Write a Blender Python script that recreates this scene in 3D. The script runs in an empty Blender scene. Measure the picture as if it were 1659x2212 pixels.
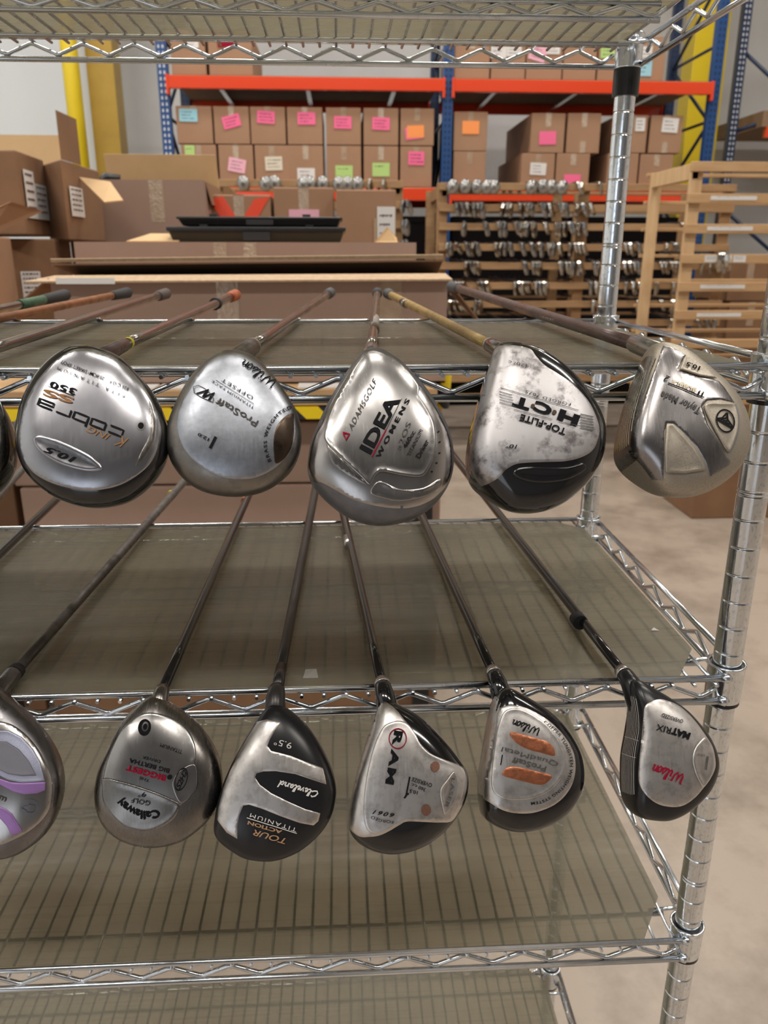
import bpy, math, random
import numpy as np
from mathutils import Vector, Matrix
from mathutils.geometry import delaunay_2d_cdt
random.seed(7)
S = bpy.context.scene
C = S.collection
# ------------------------------------------------------------------ camera
F_PX, PITCH, YAW, ROLL = 1709.56, 0.31455, -0.05457, 0.00154
CAM = np.array([-0.35027, -0.63085, 0.00612])
def cam_axes():
    cy, sy = math.cos(YAW), math.sin(YAW)
    f = np.array([-sy*math.cos(PITCH), cy*math.cos(PITCH), -math.sin(PITCH)])
    rt = np.array([cy, sy, 0.]); up = np.cross(rt, f)
    c, s = math.cos(ROLL), math.sin(ROLL)
    return c*rt+s*up, -s*rt+c*up, f
AX, AY, AF = cam_axes()
cd = bpy.data.cameras.new('camera'); cam = bpy.data.objects.new('camera', cd); C.objects.link(cam)
cam.matrix_world = Matrix(((AX[0], AY[0], -AF[0], CAM[0]), (AX[1], AY[1], -AF[1], CAM[1]), (AX[2], AY[2], -AF[2], CAM[2]), (0, 0, 0, 1)))
cd.sensor_fit = 'VERTICAL'; cd.sensor_height = 24.0; cd.sensor_width = 18.0
cd.lens = F_PX/2212*24.0
cd.clip_start = .01; cd.clip_end = 100
cd.dof.use_dof = True; cd.dof.focus_distance = 0.64; cd.dof.aperture_fstop = 7.5
S.camera = cam
# ------------------------------------------------------------------ light
S.view_settings.view_transform = 'Standard'; S.view_settings.look = 'None'
S.view_settings.gamma = 1; S.view_settings.use_curve_mapping = False
S.view_settings.exposure = 0.0
W = bpy.data.worlds.new('world'); S.world = W; W.use_nodes = True
bgn = W.node_tree.nodes['Background']; bgn.inputs[0].default_value = (0.86, 0.92, 1.0, 1); bgn.inputs[1].default_value = 1.5
CEIL = 4.6
FLOOR = -1.45
LAMPS = [(x, y) for y in (-2.6, 0.4, 3.4, 6.2) for x in (-3.4, -0.2, 3.2)]
LAMP_W = 60
def lamp(x, y):
    l = bpy.data.lights.new('ceiling_lamp_light', 'AREA'); l.shape = 'RECTANGLE'; l.size = 1.9; l.size_y = .32
    l.energy = LAMP_W; l.color = (1.0, .94, .86)
    return l
# ------------------------------------------------------------------ helpers
def ray(u, v):
    d = AX*(u-829.5)/F_PX - AY*(v-1106)/F_PX + AF
    return d
def at(u, v, X=None, Y=None, Z=None):
    d = ray(u, v)
    t = (X-CAM[0])/d[0] if X is not None else (Y-CAM[1])/d[1] if Y is not None else (Z-CAM[2])/d[2]
    return CAM+d*t
def rect(u0, v0, u1, v1, Y):
    um, vm = (u0+u1)/2, (v0+v1)/2
    return at(u0, vm, Y=Y)[0], at(u1, vm, Y=Y)[0], at(um, v1, Y=Y)[2], at(um, v0, Y=Y)[2]
LOC = {}
class MB:
    def __init__(s): s.v = []; s.f = []; s.m = []; s.sm = []
    def add(s, v, f, m=0, smooth=False):
        o = len(s.v); s.v += [tuple(map(float, p)) for p in v]
        s.f += [tuple(i+o for i in q) for q in f]; s.m += [m]*len(f); s.sm += [smooth]*len(f)
        return s
    def box(s, x0, x1, y0, y1, z0, z1, m=0):
        v = [(x, y, z) for x in (x0, x1) for y in (y0, y1) for z in (z0, z1)]
        f = [(0, 1, 3, 2), (4, 6, 7, 5), (0, 4, 5, 1), (2, 3, 7, 6), (0, 2, 6, 4), (1, 5, 7, 3)]
        return s.add(v, f, m)
    def hexa(s, p, m=0):   # 4 bottom pts ccw, 4 top pts
        return s.add(p, [(3, 2, 1, 0), (4, 5, 6, 7), (0, 1, 5, 4), (1, 2, 6, 5), (2, 3, 7, 6), (3, 0, 4, 7)], m)
    def slab(s, a, b, c, d, t, m=0):   # quad with thickness t
        a, b, c, d = [np.array(q, float) for q in (a, b, c, d)]
        n = np.cross(b-a, d-a); n /= np.linalg.norm(n); n *= t
        return s.hexa([a, b, c, d, a+n, b+n, c+n, d+n], m)
    def tube(s, pts, r, seg=12, m=0, caps=True):
        pts = [np.array(p, float) for p in pts]; n = len(pts)
        rs = r if isinstance(r, (list, tuple)) else [r]*n
        T = []
        for i in range(n):
            t = pts[min(i+1, n-1)]-pts[max(i-1, 0)]
            T.append(t/np.linalg.norm(t))
        ref = np.array([0, 0, 1.]) if abs(T[0][2]) < .9 else np.array([0, 1., 0])
        u = np.cross(ref, T[0]); u /= np.linalg.norm(u)
        v = []; f = []
        for i in range(n):
            u = u-T[i]*(u@T[i]); u /= np.linalg.norm(u); w = np.cross(T[i], u)
            for k in range(seg):
                a = 2*math.pi*k/seg
                v.append(pts[i]+(u*math.cos(a)+w*math.sin(a))*rs[i])
        for i in range(n-1):
            for k in range(seg):
                k2 = (k+1) % seg
                f.append((i*seg+k, i*seg+k2, (i+1)*seg+k2, (i+1)*seg+k))
        s.add(v, f, m, True)
        if caps:
            o = len(s.v)-len(v)
            s.f += [tuple(o+k for k in reversed(range(seg))), tuple(o+(n-1)*seg+k for k in range(seg))]; s.m += [m]*2; s.sm += [False]*2
        return s
    def build(s, name, mats, parent=None, loc=None, bevel=0, tags=None, recalc=True):
        me = bpy.data.meshes.new(name)
        L = np.array(LOC[parent.name] if parent else (loc if loc is not None else (0, 0, 0)), float)
        if parent is None and loc is None:
            a = np.array(s.v); L = np.array([(a[:, 0].min()+a[:, 0].max())/2, (a[:, 1].min()+a[:, 1].max())/2, a[:, 2].min()])
        me.from_pydata([tuple(np.array(p)-L) for p in s.v], [], s.f)
        if not isinstance(mats, (list, tuple)): mats = [mats]
        for m in mats: me.materials.append(m)
        me.polygons.foreach_set('material_index', s.m); me.polygons.foreach_set('use_smooth', s.sm)
        me.validate(); me.update()
        o = bpy.data.objects.new(name, me); C.objects.link(o)
        if parent: o.parent = parent
        else: o.location = L
        LOC[o.name] = L
        if bevel:
            b = o.modifiers.new('bevel', 'BEVEL'); b.width = bevel; b.segments = 2; b.limit_method = 'ANGLE'
        if tags: tag(o, *tags)
        return o
def tag(o, label=None, cat=None, group=None, kind=None):
    if label: o['label'] = label
    if cat: o['category'] = cat
    if group: o['group'] = group
    if kind: o['kind'] = kind
    return o
def thing(name, loc, label, cat, group=None):
    o = bpy.data.objects.new(name, None); C.objects.link(o); o.location = loc; o.empty_display_size = .05
    LOC[o.name] = np.array(loc, float)
    return tag(o, label, cat, group)
def smoothclose(P, n=5):
    P = np.array(P, float); N = len(P); out = []
    for i in range(N):
        p0, p1, p2, p3 = P[i-1], P[i], P[(i+1) % N], P[(i+2) % N]
        for k in range(n):
            t = k/n
            out.append(.5*((2*p1)+(-p0+p2)*t+(2*p0-5*p1+4*p2-p3)*t*t+(-p0+3*p1-3*p2+p3)*t**3))
    return np.array(out)
# ------------------------------------------------------------------ materials
def mat(name, col, rough=.5, metal=0., noise=None, bump=None, spec=.5, coat=0., aniso=0., stretch=(1, 1, 1)):
    """noise=(scale, col2, lo, hi) mottles the colour ; bump=(scale, strength)"""
    m = bpy.data.materials.new(name); m.use_nodes = True
    nt = m.node_tree; b = nt.nodes['Principled BSDF']
    b.inputs['Base Color'].default_value = (*col, 1); b.inputs['Roughness'].default_value = rough
    b.inputs['Metallic'].default_value = metal; b.inputs['Specular IOR Level'].default_value = spec
    b.inputs['Coat Weight'].default_value = coat; b.inputs['Coat Roughness'].default_value = .06
    tc = nt.nodes.new('ShaderNodeTexCoord'); mp = nt.nodes.new('ShaderNodeMapping'); mp.inputs['Scale'].default_value = stretch
    nt.links.new(tc.outputs['Object'], mp.inputs['Vector'])
    if noise:
        n = nt.nodes.new('ShaderNodeTexNoise'); n.inputs['Scale'].default_value = noise[0]; n.inputs['Detail'].default_value = 6; n.inputs['Roughness'].default_value = .65
        r = nt.nodes.new('ShaderNodeValToRGB'); r.color_ramp.elements[0].position = noise[2]; r.color_ramp.elements[1].position = noise[3]
        r.color_ramp.elements[0].color = (*noise[1], 1); r.color_ramp.elements[1].color = (*col, 1)
        nt.links.new(mp.outputs[0], n.inputs['Vector']); nt.links.new(n.outputs['Fac'], r.inputs[0]); nt.links.new(r.outputs[0], b.inputs['Base Color'])
        if metal > .3:
            mr = nt.nodes.new('ShaderNodeMapRange'); mr.inputs['To Min'].default_value = min(1, rough*1.6); mr.inputs['To Max'].default_value = rough*.8
            mr.inputs['From Min'].default_value = noise[2]; mr.inputs['From Max'].default_value = noise[3]
            nt.links.new(n.outputs['Fac'], mr.inputs[0]); nt.links.new(mr.outputs[0], b.inputs['Roughness'])
    if bump:
        n2 = nt.nodes.new('ShaderNodeTexNoise'); n2.inputs['Scale'].default_value = bump[0]; n2.inputs['Detail'].default_value = 4
        bp = nt.nodes.new('ShaderNodeBump'); bp.inputs['Strength'].default_value = bump[1]; bp.inputs['Distance'].default_value = .001 if len(bump) < 3 else bump[2]
        nt.links.new(mp.outputs[0], n2.inputs['Vector']); nt.links.new(n2.outputs['Fac'], bp.inputs['Height']); nt.links.new(bp.outputs[0], b.inputs['Normal'])
    return m
def scratchy(name, col, rough, col2, sc=60, lo=.35, hi=.6, bumpy=.25, bsc=45, bd=.0006):
    m = mat(name, col, rough, 1.0, noise=(sc, col2, lo, hi), bump=(bsc, bumpy, bd))
    nt = m.node_tree; b = nt.nodes['Principled BSDF']
    # fine directional scratches in the roughness
    tc = nt.nodes.new('ShaderNodeTexCoord'); mp = nt.nodes.new('ShaderNodeMapping'); mp.inputs['Scale'].default_value = (700, 60, 100); mp.inputs['Rotation'].default_value = (.4, .3, .8)
    n = nt.nodes.new('ShaderNodeTexNoise'); n.inputs['Scale'].default_value = 1; n.inputs['Detail'].default_value = 3
    nt.links.new(tc.outputs['Object'], mp.inputs[0]); nt.links.new(mp.outputs[0], n.inputs['Vector'])
    mr = nt.nodes.new('ShaderNodeMapRange'); mr.inputs['From Min'].default_value = .35; mr.inputs['From Max'].default_value = .7
    mr.inputs['To Min'].default_value = rough*.97; mr.inputs['To Max'].default_value = min(1, rough*1.1)
    nt.links.new(n.outputs['Fac'], mr.inputs[0]); nt.links.new(mr.outputs[0], b.inputs['Roughness'])
    return m
M = {}
M['zinc'] = mat('zinc_plated_wire', (.78, .83, .88), .2, 1., noise=(30, (.68, .72, .77), .3, .6))
M['post'] = mat('zinc_plated_post', (.82, .86, .9), .17, 1., noise=(420, (.62, .66, .7), .38, .46), bump=(30, .08, .0004), stretch=(1, 1, .5))
M['black_plastic'] = mat('black_plastic', (.012, .012, .013), .35)
M['rubber'] = mat('rubber', (.018, .018, .02), .7, bump=(900, .5))
M['rubber_grey'] = mat('rubber_grey', (.06, .06, .065), .7, bump=(900, .5))
M['rubber_brown'] = mat('rubber_brown', (.075, .055, .05), .7, bump=(500, .5))
M['rubber_orange'] = mat('rubber_orange', (.42, .09, .02), .6, noise=(90, (.2, .04, .01), .3, .6), bump=(600, .4))
M['bin'] = mat('matt_black_shade', (.006, .005, .005), .9, spec=.1)  # black for the blocks that stand in for deep shade under the deck
M['ink'] = mat('black_ink', (.012, .012, .014), .4)
M['ink_grey'] = mat('grey_engraving', (.09, .085, .08), .5, .3)
M['ink_white'] = mat('white_paint', (.8, .78, .75), .5)
M['ink_cream'] = mat('cream_paint', (.75, .66, .48), .5)
M['ink_red'] = mat('red_paint', (.3, .006, .03), .4)
M['ink_bronze'] = mat('bronze_paint', (.32, .17, .08), .4, .5)
M['ink_tan'] = mat('tan_paint', (.5, .3, .17), .5)
M['copper'] = mat('copper', (.55, .22, .12), .42, 1., noise=(160, (.36, .12, .06), .3, .65), bump=(250, .3))
M['brass_dark'] = mat('dark_brass', (.1, .075, .055), .3, 1., noise=(120, (.07, .05, .04), .3, .7))
M['copper_dull'] = mat('dull_copper_dot', (.33, .17, .12), .45, .7, noise=(600, (.2, .1, .07), .3, .7))
M['gloss_black'] = mat('gloss_black_paint', (.008, .008, .009), .12, 0, noise=(220, (.05, .05, .055), .18, .3), coat=.6)
M['satin_black'] = mat('satin_black_paint', (.012, .012, .014), .28, 0, noise=(260, (.1, .1, .1), .2, .32))
M['chrome_sole'] = scratchy('polished_steel_sole', (.44, .44, .47), .24, (.37, .37, .4), 40, .3, .55, .1, 30, .0004)
M['bright_sole'] = scratchy('bright_polished_sole', (.47, .45, .44), .22, (.4, .38, .37), 40, .3, .55, .15, 25, .0005)
M['cast_sole'] = scratchy('worn_cast_sole', (.52, .505, .515), .42, (.19, .175, .175), 75, .34, .5, .12, 300, .0003)
M['satin_sole'] = scratchy('satin_steel_sole', (.42, .44, .49), .36, (.33, .35, .39), 200, .3, .6, .2, 250, .0003)
M['satin_body'] = mat('satin_grey_body', (.27, .255, .235), .38, 1., noise=(70, (.2, .185, .17), .3, .6))
M['grey_crown'] = mat('grey_painted_crown', (.16, .16, .17), .36, .4, noise=(90, (.12, .12, .13), .3, .6))
M['dark_steel'] = scratchy('dark_brushed_steel', (.27, .255, .24), .27, (.21, .2, .19), 40, .3, .6, .12, 30, .0004)
M['mid_steel'] = scratchy('brushed_steel_sole', (.38, .37, .365), .25, (.31, .3, .295), 40, .3, .6, .12, 30, .0004)
M['steel_tm'] = scratchy('brushed_gunmetal', (.34, .325, .325), .26, (.28, .265, .265), 40, .3, .6, .12, 30, .0004)
M['champagne'] = mat('champagne_silver', (.48, .43, .365), .42, .85, noise=(900, (.37, .33, .27), .3, .7))
M['worn_silver'] = scratchy('worn_silver', (.74, .71, .69), .36, (.55, .52, .5), 110, .34, .52, .1, 200, .0003)
M['grey_body'] = mat('brushed_grey_body', (.24, .235, .245), .3, 1., noise=(50, (.18, .175, .18), .3, .6))
M['lilac'] = mat('lilac_paint', (.36, .2, .5), .4, .3)
M['ice'] = mat('ice_silver', (.5, .52, .64), .4, .9, noise=(1500, (.35, .37, .5), .3, .7))
M['slate'] = mat('slate_silver', (.17, .17, .2), .45, .8, noise=(1500, (.3, .3, .35), .6, .72))
M['dark_head'] = mat('dark_grey_head', (.09, .085, .085), .25, .8, noise=(40, (.05, .05, .05), .3, .6))
M['shaft_steel'] = mat('stained_steel_shaft', (.4, .37, .345), .17, 1., noise=(14, (.26, .225, .205), .3, .65))
M['shaft_dark'] = mat('dark_graphite_shaft', (.05, .045, .045), .3, .4)
M['shaft_black'] = mat('black_graphite_shaft', (.012, .011, .012), .15, .1, coat=.5)
M['shaft_grey'] = mat('worn_grey_shaft', (.13, .115, .105), .45, .4, noise=(60, (.1, .09, .08), .35, .6))
M['shaft_brown'] = mat('maroon_brown_shaft', (.13, .085, .08), .3, .5, noise=(12, (.1, .07, .065), .3, .6))
M['shaft_gold'] = mat('yellow_gold_shaft', (.5, .36, .13), .35, .5, noise=(60, (.3, .19, .06), .32, .6), stretch=(1, .3, 1))
M['shaft_orange'] = mat('copper_orange_shaft', (.33, .13, .05), .35, .4, noise=(30, (.2, .08, .03), .3, .6))
M['shaft_white'] = mat('flaking_white_wrap', (.5, .47, .43), .6, 0, noise=(260, (.25, .2, .17), .35, .55))
M['yellow_band'] = mat('yellow_band', (.85, .75, .03), .5)
M['green_grip'] = mat('green_grip', (.03, .09, .045), .6, noise=(160, (.3, .38, .3), .3, .42))
M['aluminium'] = mat('aluminium_ferrule', (.6, .58, .56), .3, 1.)
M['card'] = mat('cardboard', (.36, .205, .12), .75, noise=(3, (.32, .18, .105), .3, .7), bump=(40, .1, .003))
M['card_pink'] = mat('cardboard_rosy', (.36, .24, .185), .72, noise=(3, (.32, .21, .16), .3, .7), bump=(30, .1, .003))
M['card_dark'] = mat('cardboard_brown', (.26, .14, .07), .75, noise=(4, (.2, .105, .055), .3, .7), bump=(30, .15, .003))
M['card_in'] = mat('cardboard_inside', (.62, .42, .22), .75, noise=(6, (.56, .37, .19), .3, .7))
M['card_edge'] = mat('cardboard_edge', (.52, .38, .25), .85, noise=(60, (.4, .28, .17), .3, .7))
M['tape'] = mat('clear_packing_tape', (.44, .32, .22), .12, 0, noise=(25, (.36, .25, .17), .35, .65), bump=(60, .5, .003), spec=.8)
M['tape_shine'] = mat('crinkled_tape', (.5, .4, .3), .08, 0, noise=(40, (.38, .27, .18), .3, .7), bump=(90, 1., .006), spec=1.)
M['red_tape'] = mat('red_tape', (.85, .08, .03), .3)
M['pink'] = mat('pink_note', (.85, .14, .3), .6)
M['lightpink'] = mat('light_pink_note', (.8, .42, .52), .6)
M['orange'] = mat('orange_note', (.9, .3, .08), .6)
M['green'] = mat('green_note', (.42, .62, .2), .6)
M['blue'] = mat('blue_note', (.3, .58, .68), .6)
M['white'] = mat('white_label', (.7, .68, .66), .6)
M['cream'] = mat('cream_note', (.68, .62, .5), .6)
M['scribble'] = mat('marker_scribble', (.08, .03, .05), .7)
M['pine'] = mat('pine_lumber', (.55, .35, .18), .6, noise=(7, (.44, .26, .12), .3, .65), stretch=(.5, 3, 3))
M['shaded_pine'] = mat('pine_lumber_shaded', (.4, .245, .12), .65, noise=(7, (.3, .17, .08), .3, .65), stretch=(.5, 3, 3))  # same pine darkened, dimmer light on the rear racks put into the colour
M['pine_v'] = mat('pine_lumber_upright', (.66, .46, .26), .6, noise=(7, (.54, .34, .17), .3, .65), stretch=(3, 3, .5))
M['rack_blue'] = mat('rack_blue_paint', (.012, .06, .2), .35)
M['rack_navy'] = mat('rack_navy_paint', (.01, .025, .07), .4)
M['rack_orange'] = mat('rack_orange_paint', (.72, .06, .015), .22, coat=.4)
M['board'] = mat('particle_board', (.3, .19, .11), .8, noise=(30, (.24, .15, .09), .3, .7))
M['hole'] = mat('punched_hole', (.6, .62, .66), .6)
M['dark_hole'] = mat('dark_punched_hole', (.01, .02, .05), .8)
M['yellow'] = mat('yellow_paint', (.78, .58, .02), .35)
M['ochre'] = mat('ochre_painted_column', (.47, .3, .04), .4, noise=(5, (.4, .25, .03), .3, .7))
M['wall'] = mat('painted_wall', (.62, .62, .62), .8, noise=(1.5, (.56, .56, .56), .3, .7))
M['wall_white'] = mat('white_panel', (.78, .82, .85), .6)
M['wall_dim'] = mat('dim_grey_wall', (.24, .25, .27), .8)
M['wall_tan'] = mat('beige_wall', (.52, .48, .44), .8)
M['floor'] = mat('sealed_concrete', (.36, .3, .245), .38, noise=(3.2, (.22, .175, .14), .3, .55), bump=(8, .1, .004))
M['ceil'] = mat('ceiling_deck', (.3, .3, .31), .8)
M['iron_chrome'] = mat('iron_chrome', (.72, .68, .6), .16, 1., noise=(20, (.4, .37, .32), .3, .7))
M['wood_grey'] = mat('wood_head_grey', (.2, .2, .2), .25, .8, noise=(10, (.5, .48, .45), .45, .6))
M['club_dark'] = mat('dark_club_shaft', (.02, .02, .022), .4, .3)
def lamp_mat():
    m = bpy.data.materials.new('lamp_diffuser'); m.use_nodes = True
    b = m.node_tree.nodes['Principled BSDF']; b.inputs['Emission Color'].default_value = (1, .95, .87, 1); b.inputs['Emission Strength'].default_value = 9
    return m
M['lamp'] = lamp_mat()
def hazard_mat():
    m = bpy.data.materials.new('hazard_stripes'); m.use_nodes = True; nt = m.node_tree; b = nt.nodes['Principled BSDF']
    tc = nt.nodes.new('ShaderNodeTexCoord'); sp = nt.nodes.new('ShaderNodeSeparateXYZ'); nt.links.new(tc.outputs['Object'], sp.inputs[0])
    a = nt.nodes.new('ShaderNodeMath'); a.operation = 'ADD'; nt.links.new(sp.outputs[0], a.inputs[0]); nt.links.new(sp.outputs[2], a.inputs[1])
    k = nt.nodes.new('ShaderNodeMath'); k.operation = 'MULTIPLY'; k.inputs[1].default_value = 7.2; nt.links.new(a.outputs[0], k.inputs[0])
    fr = nt.nodes.new('ShaderNodeMath'); fr.operation = 'FRACT'; nt.links.new(k.outputs[0], fr.inputs[0])
    g = nt.nodes.new('ShaderNodeMath'); g.operation = 'GREATER_THAN'; g.inputs[1].default_value = .5; nt.links.new(fr.outputs[0], g.inputs[0])
    mx = nt.nodes.new('ShaderNodeMix'); mx.data_type = 'RGBA'; mx.inputs[6].default_value = (.015, .018, .03, 1); mx.inputs[7].default_value = (.85, .62, .01, 1)
    nt.links.new(g.outputs[0], mx.inputs[0]); nt.links.new(mx.outputs[2], b.inputs['Base Color']); b.inputs['Roughness'].default_value = .4
    return m
M['hazard'] = hazard_mat()
def liner_mat(see=.55):
    m = bpy.data.materials.new('translucent_plastic_liner'); m.use_nodes = True; nt = m.node_tree
    b = nt.nodes['Principled BSDF']; out = nt.nodes['Material Output']
    tc = nt.nodes.new('ShaderNodeTexCoord')
    n = nt.nodes.new('ShaderNodeTexNoise'); n.inputs['Scale'].default_value = 9; n.inputs['Detail'].default_value = 8; n.inputs['Roughness'].default_value = .7
    nt.links.new(tc.outputs['Object'], n.inputs['Vector'])
    r = nt.nodes.new('ShaderNodeValToRGB'); e = r.color_ramp.elements
    e[0].position = .3; e[0].color = (.26, .245, .195, 1); e[1].position = .7; e[1].color = (.34, .32, .26, 1)
    nt.links.new(n.outputs['Fac'], r.inputs[0])
    # dark scuff dashes
    mp = nt.nodes.new('ShaderNodeMapping'); mp.inputs['Scale'].default_value = (70, 9, 1); mp.inputs['Rotation'].default_value = (0, 0, .35)
    nt.links.new(tc.outputs['Object'], mp.inputs[0])
    n2 = nt.nodes.new('ShaderNodeTexNoise'); n2.inputs['Scale'].default_value = 1; n2.inputs['Detail'].default_value = 3; nt.links.new(mp.outputs[0], n2.inputs['Vector'])
    r2 = nt.nodes.new('ShaderNodeValToRGB'); r2.color_ramp.elements[0].position = .7; r2.color_ramp.elements[1].position = .76; nt.links.new(n2.outputs['Fac'], r2.inputs[0])
    mx = nt.nodes.new('ShaderNodeMix'); mx.data_type = 'RGBA'; mx.inputs[7].default_value = (.06, .055, .05, 1)
    sc = nt.nodes.new('ShaderNodeMath'); sc.operation = 'MULTIPLY'; sc.inputs[1].default_value = .6; nt.links.new(r2.outputs[0], sc.inputs[0])
    nt.links.new(sc.outputs[0], mx.inputs[0]); nt.links.new(r.outputs[0], mx.inputs[6])
    nt.links.new(mx.outputs[2], b.inputs['Base Color'])
    # long smears raise the roughness
    mp3 = nt.nodes.new('ShaderNodeMapping'); mp3.inputs['Scale'].default_value = (6, 160, 1); nt.links.new(tc.outputs['Object'], mp3.inputs[0])
    n3 = nt.nodes.new('ShaderNodeTexNoise'); n3.inputs['Scale'].default_value = 1; n3.inputs['Detail'].default_value = 5; nt.links.new(mp3.outputs[0], n3.inputs['Vector'])
    mr = nt.nodes.new('ShaderNodeMapRange'); mr.inputs['To Min'].default_value = .16; mr.inputs['To Max'].default_value = .42; nt.links.new(n3.outputs['Fac'], mr.inputs[0]); nt.links.new(mr.outputs[0], b.inputs['Roughness'])
    tl = nt.nodes.new('ShaderNodeBsdfTranslucent'); tl.inputs[0].default_value = (.58, .54, .42, 1)
    tr = nt.nodes.new('ShaderNodeBsdfTransparent'); tr.inputs[0].default_value = (.76, .74, .66, 1)
    m1 = nt.nodes.new('ShaderNodeMixShader'); m1.inputs[0].default_value = .3; nt.links.new(b.outputs[0], m1.inputs[1]); nt.links.new(tl.outputs[0], m1.inputs[2])
    m2 = nt.nodes.new('ShaderNodeMixShader'); m2.inputs[0].default_value = see; nt.links.new(m1.outputs[0], m2.inputs[1]); nt.links.new(tr.outputs[0], m2.inputs[2])
    nt.links.new(m2.outputs[0], out.inputs[0])
    return m
M['liner'] = liner_mat(.38)
M['thin_liner'] = liner_mat(.56)
def clear_mat():
    m = bpy.data.materials.new('clear_tape'); m.use_nodes = True; nt = m.node_tree
    b = nt.nodes['Principled BSDF']; b.inputs['Roughness'].default_value = .1; b.inputs['Base Color'].default_value = (.8, .8, .8, 1)
    tr = nt.nodes.new('ShaderNodeBsdfTransparent'); mx = nt.nodes.new('ShaderNodeMixShader'); mx.inputs[0].default_value = .6
    nt.links.new(b.outputs[0], mx.inputs[1]); nt.links.new(tr.outputs[0], mx.inputs[2]); nt.links.new(mx.outputs[0], nt.nodes['Material Output'].inputs[0])
    return m
M['clear'] = clear_mat()
for k_ in ('ink', 'ink_grey', 'ink_red', 'ink_bronze', 'ink_tan', 'ink_cream', 'ink_white'):
    b_ = M[k_].node_tree.nodes['Principled BSDF']; b_.inputs['Specular IOR Level'].default_value = .08; b_.inputs['Roughness'].default_value = .75; b_.inputs['Metallic'].default_value = 0
# ------------------------------------------------------------------ the room
BACK = 9.4; LEFT = -5.6; RIGHT = 7.0; FRONT = -8.5
def struct(name, m, *b):
    mb = MB()
    for q in b: mb.box(*q)
    o = mb.build(name, m); o['kind'] = 'structure'; return o
struct('floor', M['floor'], (LEFT-.2, RIGHT+.2, FRONT, BACK+.2, FLOOR-.1, FLOOR))
struct('ceiling', M['ceil'], (LEFT-.2, RIGHT+.2, FRONT, BACK+.2, CEIL+.35, CEIL+.45))
struct('wall_back', M['wall'], (LEFT-.2, RIGHT+.2, BACK, BACK+.1, FLOOR, CEIL+.35))
struct('wall_left', M['wall_white'], (LEFT-.1, LEFT, FRONT, BACK, FLOOR, CEIL+.35))
struct('wall_front', M['wall_dim'], (-2.2, RIGHT+.2, FRONT-.1, FRONT, FLOOR, CEIL+.35), (LEFT-.2, -2.2, FRONT-.1, FRONT, 1.9, CEIL+.35))  # unseen wall added in dark grey for darker reflections; left gap admits world light
struct('wall_right', M['wall_tan'], (RIGHT, RIGHT+.1, FRONT, BACK, FLOOR, CEIL+.35))
for i, (x, y) in enumerate(LAMPS):
    t = thing('ceiling_lamp', (x, y, CEIL), 'long white strip lamp hanging under the warehouse ceiling above the racks', 'lamp', 'strip lamps under the ceiling')
    MB().box(x-1.0, x+1.0, y-.19, y+.19, CEIL+.02, CEIL+.1).build('housing', M['wall_white'], t)
    MB().box(x-.95, x+.95, y-.16, y+.16, CEIL+.0, CEIL+.018).build('diffuser', M['lamp'], t)
    MB().tube([(x-.7, y, CEIL+.09), (x-.7, y, CEIL+.36)], .006, 6).tube([(x+.7, y, CEIL+.09), (x+.7, y, CEIL+.36)], .006, 6).build('hanger_rod', M['wall_white'], t)
    lo = bpy.data.objects.new('lamp_glow', lamp(x, y)); C.objects.link(lo); lo.parent = t; lo.location = (0, 0, -.02)
# columns and pipes along the back wall (left and right of the rack)
def vcol(name, u0, u1, v, Y, dep, m, label, cat, rnd=False, zt=None):
    x0, x1 = at(u0, v, Y=Y)[0], at(u1, v, Y=Y)[0]
    zt = CEIL+.34 if zt is None else zt
    mb = MB()
    if rnd: mb.tube([((x0+x1)/2, Y+(x1-x0)/2, FLOOR), ((x0+x1)/2, Y+(x1-x0)/2, zt)], (x1-x0)/2, 24)
    else: mb.box(x0, x1, Y, Y+dep, FLOOR, zt)
    return mb.build(name, m, bevel=0 if rnd else .006, tags=(label, cat))
vcol('bollard_pipe', 142, 178, 260, 8.2, 0, M['yellow'], 'round bright yellow pipe column by the white wall', 'column', True)
vcol('steel_column', 198, 256, 260, 8.5, .3, M['ochre'], 'square ochre yellow steel column left of the blue rack', 'column')
vcol('downpipe', 176, 203, 260, 8.9, .1, M['wall_white'], 'flat white downpipe between the two yellow columns', 'pipe')
vcol('wall_panel', -60, 150, 200, 9.3, .06, M['wall_white'], 'large pale white wall panel at far left', 'panel')
vcol('steel_column', 1483, 1553, 260, 8.7, .3, M['yellow'], 'square yellow steel column behind the right end of the rack', 'column')
# ------------------------------------------------------------------ pallet rack
YF, YR = 7.2, 8.25
def rz(v, u=700, Y=YF): return at(u, v, Y=Y)[2]
beam_hi1 = rz(166, 500); beam_hi0 = rz(194, 500)
beam_lo1 = rz(407, 900); beam_lo0 = rz(434, 900)
ux = [at(354, 200, Y=YF)[0], at(968, 200, Y=YF)[0], at(1541, 230, Y=YF)[0]]
rack = thing('pallet_rack', ((ux[0]+ux[2])/2, YF, FLOOR), 'tall blue and orange pallet rack loaded with brown cartons', 'rack')
def upright(x, Y, holes, m, parent, name='upright'):
    mb = MB(); w = .045
    mb.box(x-w, x+w, Y, Y+.07, FLOOR, CEIL-.2)
    h = mb; z = FLOOR+.1
    while z < CEIL-.3:
        for dx in (-.018, .018): h.add([(x+dx-.008, Y-.002, z), (x+dx+.008, Y-.002, z), (x+dx+.006, Y-.002, z+.025), (x+dx-.006, Y-.002, z+.025)], [(0, 1, 2, 3)], 1)
        z += .05
    return mb.build(name, [m, holes], parent)
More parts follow.
